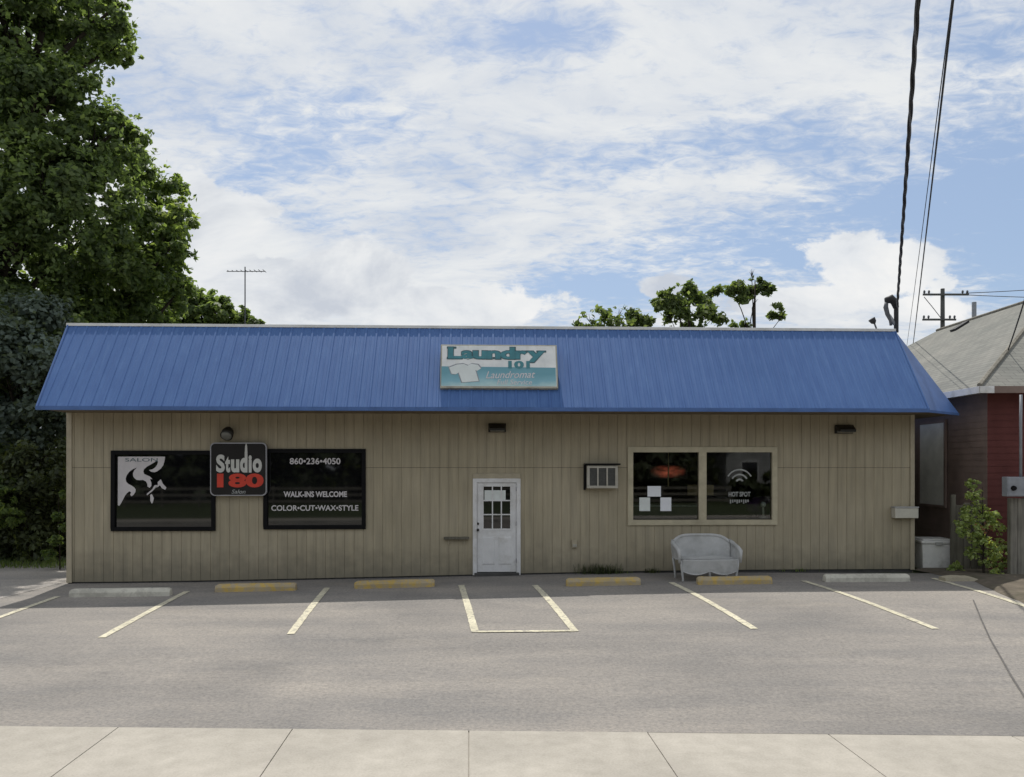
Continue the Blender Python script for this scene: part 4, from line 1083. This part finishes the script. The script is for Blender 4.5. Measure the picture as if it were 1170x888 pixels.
def tree(name, label, cat, base, lobes, dens, ll, lw, mat, trunk_r=.25, group=None, sub=.27, limbs=True, parts=('crown','trunk'), loose=.13, thin=1.0, cloud=False, every=1):
    e = empty(name, base, label, cat, 0, group); b = np.array(base); PP = []; NN = []
    for (c, r) in lobes:
        p, n_ = cloud_leaves(np.array(c)-b, r, dens) if cloud else lobe_leaves(np.array(c)-b, r, dens, sub, loose=loose); PP.append(p); NN.append(n_)
    leaf_mesh(parts[0], np.vstack(PP), np.vstack(NN), ll, lw, mat, e)
    if limbs:
        mb = MB(); cs = [Vector(np.array(c)-b) for c, r in lobes]; topz = max(c.z for c in cs)
        mean = sum((c for c in cs), Vector())/len(cs)
        axis = [Vector((0,0,-.3)), Vector((mean.x*.15,mean.y*.15,topz*.25)), Vector((mean.x*.4,mean.y*.4,topz*.5)), Vector((mean.x*.7,mean.y*.7,topz*.75)), Vector((mean.x*.8,mean.y*.8,topz*.97))]
        mb.tube(axis, [trunk_r*1.25,trunk_r,trunk_r*.8,trunk_r*.5,trunk_r*.15], 10)
        for c, (_c, lr) in list(zip(cs, lobes))[::every]:
            h = max(.15, min(.85, (c.z/topz)-.22)); f_ = h*4; 
            # point of the trunk at that height
            zt_ = h*topz; k = 0
            for k in range(4):
                if axis[k].z <= zt_ <= axis[k+1].z: break
            t_ = (zt_-axis[k].z)/max(1e-6, axis[k+1].z-axis[k].z); s0 = axis[k].lerp(axis[k+1], t_)
            mid_ = s0.lerp(c, .5)+Vector((random.uniform(-.2,.2),random.uniform(-.2,.2),.15*(c-s0).length))
            mb.tube([s0, mid_, c, c+(c-mid_).normalized()*min((c-mid_).length*.35, lr*.8)], [trunk_r*.35*thin,trunk_r*.24*thin,trunk_r*.12*thin,trunk_r*.03*thin], 7)
            for _ in range(4):
                dv = Vector((random.uniform(-1,1),random.uniform(-1,1),random.uniform(-.1,1))).normalized()*random.uniform(.4,.95)*min(1.0, lr*1.05)
                mb.tube([c.lerp(mid_,.3), c.lerp(mid_,.1)+dv*.5, c+dv], [trunk_r*.10,trunk_r*.06,trunk_r*.02], 5)
        mb.build(parts[1], M['bark'], e, smooth=True)
    return e
def lob(px, py, rp, Y, dy=0): 
    return (tuple(P(px, py, Y+dy)), rp*(Y+dy)/F)
def rdy(a=2.0): return random.uniform(-a, a)
A_ = [(88,28,52),(20,40,70),(132,52,24),(120,18,30),(40,120,62),(-40,110,80),(120,160,42),(152,172,18),(95,215,52),(60,210,66),(-40,230,85),(5,290,75),(95,275,50),(60,330,55),(-90,40,80),(60,-40,60),(-20,-60,70),(150,195,24),(75,95,30),(50,410,62),(15,480,70),(85,430,34),(75,520,40),(70,590,40),(30,560,60)]
tree('broadleaf_tree', 'tallest dark green tree rising beside the left end of the shop', 'tree', (-17.2, 24.5, .05), [lob(x,y,r,24.0,rdy(1.8)) for x,y,r in A_], 2700, .088, .052, M['leafA'], .34, 'trees behind the left end of the shop', sub=.24, loose=.2)
B_ = [(182,228,34),(200,255,22),(160,265,40),(196,282,22),(150,300,45),(185,315,28),(130,340,45),(170,350,35),(110,310,40),(95,360,45),(208,330,14)]
tree('broadleaf_tree', 'mid-height green tree between the tallest tree and the low round one', 'tree', (-14.0, 28.0, .05), [lob(x,y,r,27.5,rdy(1.2)) for x,y,r in B_], 2700, .095, .055, M['leafB'], .24, 'trees behind the left end of the shop')
C_ = [(225,350,26),(250,358,20),(275,366,16),(205,345,26),(292,372,10),(235,375,30),(270,385,25),(190,375,30)]
tree('broadleaf_tree', 'lowest round tree just above the left of the blue roof', 'tree', (-12.8, 35.0, .05), [lob(x,y,r,35,rdy(1)) for x,y,r in C_], 1900, .13, .075, M['leafA'], .22, 'trees behind the left end of the shop')
D_ = [(12,368,38),(45,365,30),(-25,390,50),(38,405,45),(62,425,26),(10,440,55),(50,455,42),(-40,470,60),(70,480,18),(20,500,50),(-30,540,60),(60,360,22)]
tree('evergreen_tree', 'dense blue-green evergreen at the left edge beside the shop', 'tree', (-13.6, 21.6, .05), [lob(x,y,r,21.2,rdy(.8)) for x,y,r in D_], 2100, .075, .05, M['leafC'], .2, sub=.36)
E_ = [(10,545,42),(45,535,36),(66,560,22),(25,590,40),(60,600,26),(-10,600,45),(70,625,14),(40,622,20),(0,628,25),(72,515,16),(-50,590,50)]
tree('undergrowth_bush', 'dark tangled bush filling the ground left of the shop', 'bush', (-12.6, 20.6, .05), [lob(x,y,r,20.6,rdy(.5)) for x,y,r in E_], 2200, .07, .042, M['leafD'], .07, sub=.4)
F_ = [(-2,560,20),(6,590,18),(-10,575,26)]
tree('leafy_sapling', 'bright green sapling leaning in at the left edge before the dark bush', 'sapling', (-12.9, 19.4, .05), [lob(x,y,r,19.4,rdy(.2)) for x,y,r in F_], 1300, .085, .04, M['leafB'], .03)
# ivy at the corner
H_ = [(66,590,6),(72,565,5),(64,617,7),(74,603,5),(57,634,8)]
tree('vine_shrub', 'small pale-leaved vine against the left corner of the shop', 'shrub', (-10.9, 19.0, .05), [lob(x,y,r,18.9,rdy(.1)) for x,y,r in H_], 1300, .045, .03, M['leafB'], .015)
# trees behind the roof
Y1 = 42
G1 = [(672,366,8),(683,360,8),(696,362,7),(707,358,7),(718,361,8),(730,365,8),(664,372,7),(700,376,14),(680,374,11),(722,376,11),(740,368,6)]
tree('background_tree', 'low flat-topped tree behind the roof, right of the white and teal sign', 'tree', tuple(P(700,535,Y1))[:2]+(.05,), [lob(x,y,r*1.25,Y1,rdy(.6)) for x,y,r in G1], 2300, .135, .08, M['leafF'], .22, 'trees behind the shop roof', loose=.75, thin=.4, cloud=True, every=3)
G2 = [(762,335,8),(775,331,7),(786,330,8),(770,346,9),(784,344,9),(798,341,9),(812,349,9),(820,333,6),(755,350,7),(765,360,10),(782,359,10),(800,357,10),(817,361,7),(749,345,5),(824,367,6),(790,371,10),(812,338,6)]
tree('background_tree', 'round full tree behind the roof between the flat one and the sparse one', 'tree', tuple(P(785,535,Y1))[:2]+(.05,), [lob(x,y,r*1.25,Y1,rdy(.7)) for x,y,r in G2], 1900, .135, .08, M['leafF'], .24, 'trees behind the shop roof', loose=.75, thin=.4, cloud=True, every=3)
G3 = [(836,332,6),(845,328,7),(855,334,7),(866,331,6),(875,326,5),(857,318,4),(859,310,3),(883,330,4),(848,342,7),(862,344,6),(871,339,5),(889,352,6),(894,361,5),(883,361,5),(839,370,5),(852,371,5),(877,333,4),(868,320,3)]
tree('background_tree', 'sparse tree with a bare forked stem behind the roof', 'tree', tuple(P(856,535,Y1-3))[:2]+(.05,), [lob(x,y,r*1.2,Y1-3,rdy(.4)) for x,y,r in G3], 2500, .125, .075, M['leafF'], .16, 'trees behind the shop roof', loose=.75, thin=.6, cloud=True, every=3)
# shrub at the right
I_ = [(1111,553,7),(1100,595,9),(1133,590,9),(1116,615,10),(1135,632,10),(1113,566,9),(1118,584,12),(1107,585,9),(1126,596,12),(1110,604,12),(1140,604,9),(1144,622,10),(1124,620,13),(1100,608,7),(1130,640,11),(1143,643,9),(1112,632,9),(1137,655,8)]
tree('leafy_shrub', 'sunlit pale green shrub growing between the alley and the electrical box', 'shrub', (9.85, 16.45, .28), [lob(x,y,r,16.4,rdy(.15)) for x,y,r in I_], 3600, .031, .018, M['leafE'], .02, parts=('foliage','stem'))
J_ = [(1092,648,6),(1099,655,5),(1086,652,4)]
tree('weed_clump', 'low pale weeds beside the white chest', 'weeds', tuple(P(1092,640,16.9))[:2]+(.24,), [lob(x,y,r,16.9,0) for x,y,r in J_], 3200, .035, .02, M['leafE'], .01, parts=('foliage','stem'))
K_ = [(1150,668,6),(1162,672,7),(1175,668,8),(1142,664,4)]
tree('weed_clump', 'brownish weeds at the foot of the grey post', 'weeds', (10.0, 15.75, .27), [lob(x,y,r,15.75,rdy(.1)) for x,y,r in K_], 2600, .035, .012, M['leafB'], .01, parts=('foliage','stem'))
# orange-brown dead leaves in the shrub
pp, nn = lobe_leaves(np.array(P(1124,602,16.2))-np.array((9.85,16.45,.28)), .16, 1400); sh_ = [o for o in COL.objects if o.name == 'leafy_shrub'][0]
leaf_mesh('dead_leaves', pp[::9], nn[::9], .035, .02, M['rust'], sh_)
# grass blades tuft by the wall
def tuft(name, c, n, h, spread, mat, label, cat):
    mb = MB()
    for _ in range(n):
        x, y = random.gauss(0, spread), random.gauss(0, .05); a = random.uniform(0, 6.28); l = random.uniform(.5,1)*h; ln = random.uniform(.1,.6)*h
        d = Vector((math.cos(a), math.sin(a)*.5, 0)); wv = Vector((-d.y, d.x, 0))*.008
        b0 = Vector((x,y,0)); b1 = b0+d*ln*.4+Vector((0,0,l*.7)); b2 = b0+d*ln+Vector((0,0,l))
        mb.add([b0-wv,b0+wv,b1+wv*.8,b1-wv*.8,b2], [(0,1,2,3),(3,2,4)])
    o = mb.build(name, mat); o.location = c; return tag(o, label, cat)
q = L2W(W(683,650)[0], -.09, 0); tuft('grass_tuft', (q.x,q.y,zg(q.x,q.y)), 260, .26, .24, M['leafD'], 'dark grass tuft against the wall behind the yellow wheel stop', 'grass tuft')
q = L2W(W(744,655)[0], -.09, 0); tuft('grass_tuft', (q.x,q.y,zg(q.x,q.y)), 70, .13, .10, M['leafD'], 'tiny weed tuft at the wall foot left of the wicker loveseat', 'grass tuft')
for px_, n_ in ((612,26),(706,60),(908,40),(300,24)):
    if n_ < 30: continue
    q = L2W(W(px_,655)[0], -.08, 0); tuft('grass_tuft', (q.x,q.y,zg(q.x,q.y)), n_, .09, .16, M['leafB'],
        {612:'few short weeds at the wall foot just right of the white door',706:'spread of short weeds at the wall foot below the cream window frame',908:'short weeds at the wall foot right of the wicker loveseat',300:'short weeds at the wall foot below the tinted windows'}[px_], 'grass tuft')
# grass verge at the left
mb = MB()
for _ in range(5200):
    x = random.uniform(-22,-9.7); y = random.uniform(19.2,20.6)
    a = random.uniform(0,6.28); l = random.uniform(.06,.22)
    d = Vector((math.cos(a),math.sin(a),0)); wv = Vector((-d.y,d.x,0))*.012; b0 = Vector((x,y,zg(x,y)-.02))
    mb.add([b0-wv,b0+wv,b0+d*l*.5+Vector((0,0,l))], [(0,1,2)])
o = mb.build('verge_grass', M['leafB']); o['kind'] = 'stuff'; tag(o, 'strip of grass along the foot of the dark bushes', 'grass')

# ------------------------------------------------------------------ poles, wires, antenna
def sagline(a, b, sag, n=40): return [a.lerp(b, i/n)+Vector((0,0,-sag*4*(i/n)*(1-i/n))) for i in range(n+1)]
NP = Vector((-1.0, -5.6, 0))
e = empty('near_pole', tuple(NP), 'wooden utility pole across the street from the shop', 'utility pole')
mb = MB(); mb.tube([(0,0,-.3),(0,0,5),(0,0,10.5)], [.17,.15,.12], 14); mb.build('mast', M['pole'], e, smooth=True)
mb = MB(); mb.box(-1.2,1.2,-.06,.06,9.6,9.72); mb.build('crossarm', M['pole'], e)
# service mast on the shop
Ym = 17.95
m0 = P(1021,376,Ym); m1 = P(1021,352,Ym)
e = empty('service_mast', (m0.x, m0.y, TOPW-.1), 'dark electrical mast with a looped weatherhead at the right end of the blue roof', 'service mast')
rel = lambda px, py: Vector((P(px,py,Ym).x-m0.x, 0, P(px,py,Ym).z-(TOPW-.1)))
mb = MB(); mb.tube([(rel(1024,380)), rel(1024,360), rel(1024,347)], [.05,.05,.05], 10); mb.build('pipe', M['cable'], e)
mb = MB(); mb.tube([rel(1024,352), rel(1022,345), rel(1018,341.5), rel(1014,343.5), rel(1013.4,346)], [.06,.085,.10,.09,.05], 10); mb.build('weatherhead', M['cable'], e, smooth=True)
mb = MB(); mb.tube([rel(1013,345), rel(1012,351), rel(1014,359), rel(1017.5,366), rel(1018,372)], [.04,.055,.05,.04,.03], 8); mb.build('drip_loop', M['cablegrey'], e, smooth=True)
mb = MB(); mb.tube([rel(1016,360), rel(1019,366), rel(1022,371)], [.035,.05,.03], 8); mb.build('splice', M['galv'], e, smooth=True)
q0, q1 = P(996.5,363,Ym), P(1004,374,Ym)
e = empty('roof_spotlight', (q1.x, q1.y, q1.z-.05), 'small dark lamp on a leaning stalk at the roof edge left of the mast', 'lamp')
mb = MB(); mb.tube([(0,0,-.12), (q0-q1)*.7], [.018,.02], 8); mb.build('stalk', M['cablegrey'], e)
mb = MB(); dq = (q0-q1); mb.tube([dq*.6, dq*.75, dq*1.1, dq*1.12], [.02,.06,.08,.05], 12); mb.build('head', M['cable'], e, smooth=True)
# twisted service drop
a = P(1025,352,Ym); nr = P(1048,0,8.0); b = a+(nr-a)*((a.y+5.4)/(a.y-nr.y))
line = sagline(a, b, .12, 260)
e = empty('service_cable', tuple(a), 'thick twisted black service cable running from the roof mast over the street', 'cable', 0, 'overhead cables')
ts = [(p-a) for p in line]
for k, mt in enumerate((M['cable'], M['cable'], M['cablegrey'])):
    pts = []
    for i, p in enumerate(ts):
        an = i*.36+k*2.094; t = (ts[min(i+1,len(ts)-1)]-ts[max(i-1,0)]).normalized(); s_ = t.cross(Vector((0,0,1))).normalized(); u_ = s_.cross(t)
        pts.append(p+(s_*math.cos(an)+u_*math.sin(an))*.016)
    mb = MB(); mb.tube(pts, .0135 if k < 2 else .012, 6); mb.build('strand', mt, e, smooth=True)
def wire(pts, r, label, group='overhead cables', clamps=(), mat='cable'):
    a = pts[0]; e = empty('overhead_wire', tuple(a), label, 'cable', 0, group)
    mb = MB(); mb.tube([p-a for p in pts], r, 6); mb.build('strand', M[mat], e, smooth=True)
    for c in clamps:
        p = pts[c]-a; t = (pts[c+1]-pts[c]).normalized(); mb = MB(); mb.tube([p-t*.07+Vector((0,0,-.01)), p+Vector((0,0,-.02)), p+t*.07+Vector((0,0,-.01))], [.012,.032,.012], 8); mb.build('clamp', M['cable'], e)
    return e
def linepx(pf, Yf, pn, Yn, sag=.0, n=60):
    """through two surveyed points and on to the pole across the street"""
    a, b = P(*pf, Yf), P(*pn, Yn); k = (a.y+5.4)/(a.y-b.y); c = a+(b-a)*k
    return sagline(a, c, sag, n)
wire(linepx((1043,396),30,(1087.5,0),8.2,.12), .013, 'thin dark wire with small clamps right of the thick twisted cable', clamps=(38,46))
wire(linepx((1036,396),30,(1085.5,0),8.2,.16), .0065, 'faint wire sagging between the twisted cable and the clamped wire')
# far utility pole
Yq = 46; tp = P(1077,330,Yq)
e = empty('far_pole', (tp.x, tp.y, 0), 'distant dark utility pole with two crossarms beyond the house roof', 'utility pole')
mb = MB(); mb.tube([(0,0,-.3),(0,0,6),(0,0,tp.z)], [.18,.14,.11], 10); mb.build('mast', M['hazepole'], e)
for py, x0, x1 in ((337.5,1052.5,1104.5),(366,1052,1090)):
    z = P(1077,py,Yq).z; a, b = P(x0,py,Yq).x-tp.x, P(x1,py,Yq).x-tp.x
    mb = MB(); mb.box(a, b, -.24, -.165, z-.055, z+.055); ca = mb.build('crossarm', M['hazepole'], e)
    for x in (a+.08, a+.35, b-.35, b-.08):
        mb = MB(); mb.tube([(x,-.2,z+.056),(x,-.2,z+.15),(x,-.2,z+.24)], [.03,.07,.04], 8); mb.build('insulator', M['cablegrey'], ca)
mb = MB(); z1 = P(1077,340,Yq).z; mb.tube([(P(1054,338,Yq).x-tp.x,-.17,z1),(P(1064,352,Yq).x-tp.x,-.16,P(1077,352,Yq).z),(-.1,-.15,P(1077,366,Yq).z)], .02, 6); mb.build('brace', M['cablegrey'], e)
for p0, p1, lab in (((1104,335),(1215,322),'upper of the two faint wires running right from the distant pole'), ((1104,337),(1215,334),'lower of the two faint wires running right from the distant pole')):
    a = P(*p0, Yq-.2); b = P(*p1, Yq+6); wire(sagline(a, a+(b-a)*4, .5, 30), .022, lab, 'wires from the distant pole', mat='cablegrey')
# house service wires
sg = P(1140,412,18.2)
wire(sagline(P(1150,405,18.4), P(1178,318,14.5), .05, 20), .014, 'steep wire dropping to the grey shingled roof', 'wires at the house')
# antenna
Ya = 33; mt_ = P(280,305,Ya)
e = empty('tv_antenna', (mt_.x, mt_.y, 0), 'tall rooftop television antenna with a long horizontal boom behind the left of the roof', 'antenna')
mb = MB(); mb.tube([(0,0,0),(0,0,mt_.z)], [.035,.025], 8); mb.build('mast', M['cablegrey'], e)
zb_ = P(280,310.5,Ya).z; a, b = P(259.5,310,Ya).x-mt_.x, P(303.5,310,Ya).x-mt_.x
mb = MB(); mb.box(a, b, -.055, -.03, zb_-.012, zb_+.014); bo = mb.build('boom', M['cablegrey'], e)
for k in range(9):
    x = a+.05+(b-a-.1)*k/8; l = .10+.015*k
    mb = MB(); mb.tube([(x,-l,zb_+.03),(x,l,zb_+.03)], .013, 6); mb.build('rod', M['cable'], bo)

# ------------------------------------------------------------------ across the street (seen in the window glass)
wh = empty('white_house', (19.4, -24.0, -.05), 'white clapboard house across the street mirrored in the shop window', 'house')
mb = MB(); mb.box(0, 7.0, -8, 0, -.2, 4.2); mb.add([(0,0,4.2),(7,0,4.2),(3.5,0,7.0),(0,-8,4.2),(7,-8,4.2),(3.5,-8,7.0)], [(0,2,1),(3,4,5)]); mb.build('wall', M['whitehouse'], wh)
mb = MB(); mb.add([(-.4,.4,3.9),(3.5,.4,7.1),(3.5,-8.4,7.1),(-.4,-8.4,3.9),(7.4,.4,3.9),(7.4,-8.4,3.9)], [(0,1,2,3),(1,4,5,2)]); mb.build('roof', M['darkvent'], wh)
for x in (1.2, 4.4):
    mb = MB(); mb.box(x, x+1.2, .005, .04, 1.3, 3.0); f = mb.build('window', M['tint'], wh)
    frame_mb(x-.12, x+1.32, 1.18, 3.12, .12, .041, .07).build('frame', M['white'], f)
mb = MB()
for i in range(-14, 14): mb.box(i*2.2+.005, i*2.2+2.195, -6.4, -4.625, -.2, -.002, Rs)
struct(mb.build('far_sidewalk', M['walk'], bevel=.006))
e = empty('rail_fence', (-42, -19.5, -.05), 'grey rail fence across the street mirrored in the tinted windows', 'fence')
for k in range(26):
    MB().box(k*2.4, k*2.4+.1, -.05, .05, 0, 1.35).build('post', M['postgrey'], e)
for z in (.25, .68, 1.1): MB().box(0, 60, .051, .08, z, z+.17).build('rail', M['postgrey'], e)
tl = []
for k in range(34):
    x = -52+k*3.2; 
    if 17 < x < 28: yy = -38
    else: yy = -27+random.uniform(-2,2)
    tl.append(((x, yy, random.uniform(2.5,4.0)), random.uniform(3.0,4.2))); tl.append(((x+1, yy-2, random.uniform(6,9)), random.uniform(2.6,3.8)))
tl += [((20.0,-21.5,.8),1.3),((23.0,-21.8,1.2),1.5),((26.5,-21,3),1.8)]
PP, NN = zip(*[lobe_leaves(c, r, 130) for c, r in tl])
o = leaf_mesh('treeline', np.vstack(PP), np.vstack(NN), .42, .26, M['leafD']); o['kind'] = 'stuff'; tag(o, 'dark line of trees across the street mirrored in the windows', 'trees')

# ------------------------------------------------------------------ render settings
scene.view_settings.view_transform = 'Standard'; scene.view_settings.look = 'None'; scene.view_settings.exposure = 0; scene.view_settings.gamma = 1
scene.cycles.max_bounces = 8; scene.cycles.transparent_max_bounces = 8; scene.cycles.use_denoising = True
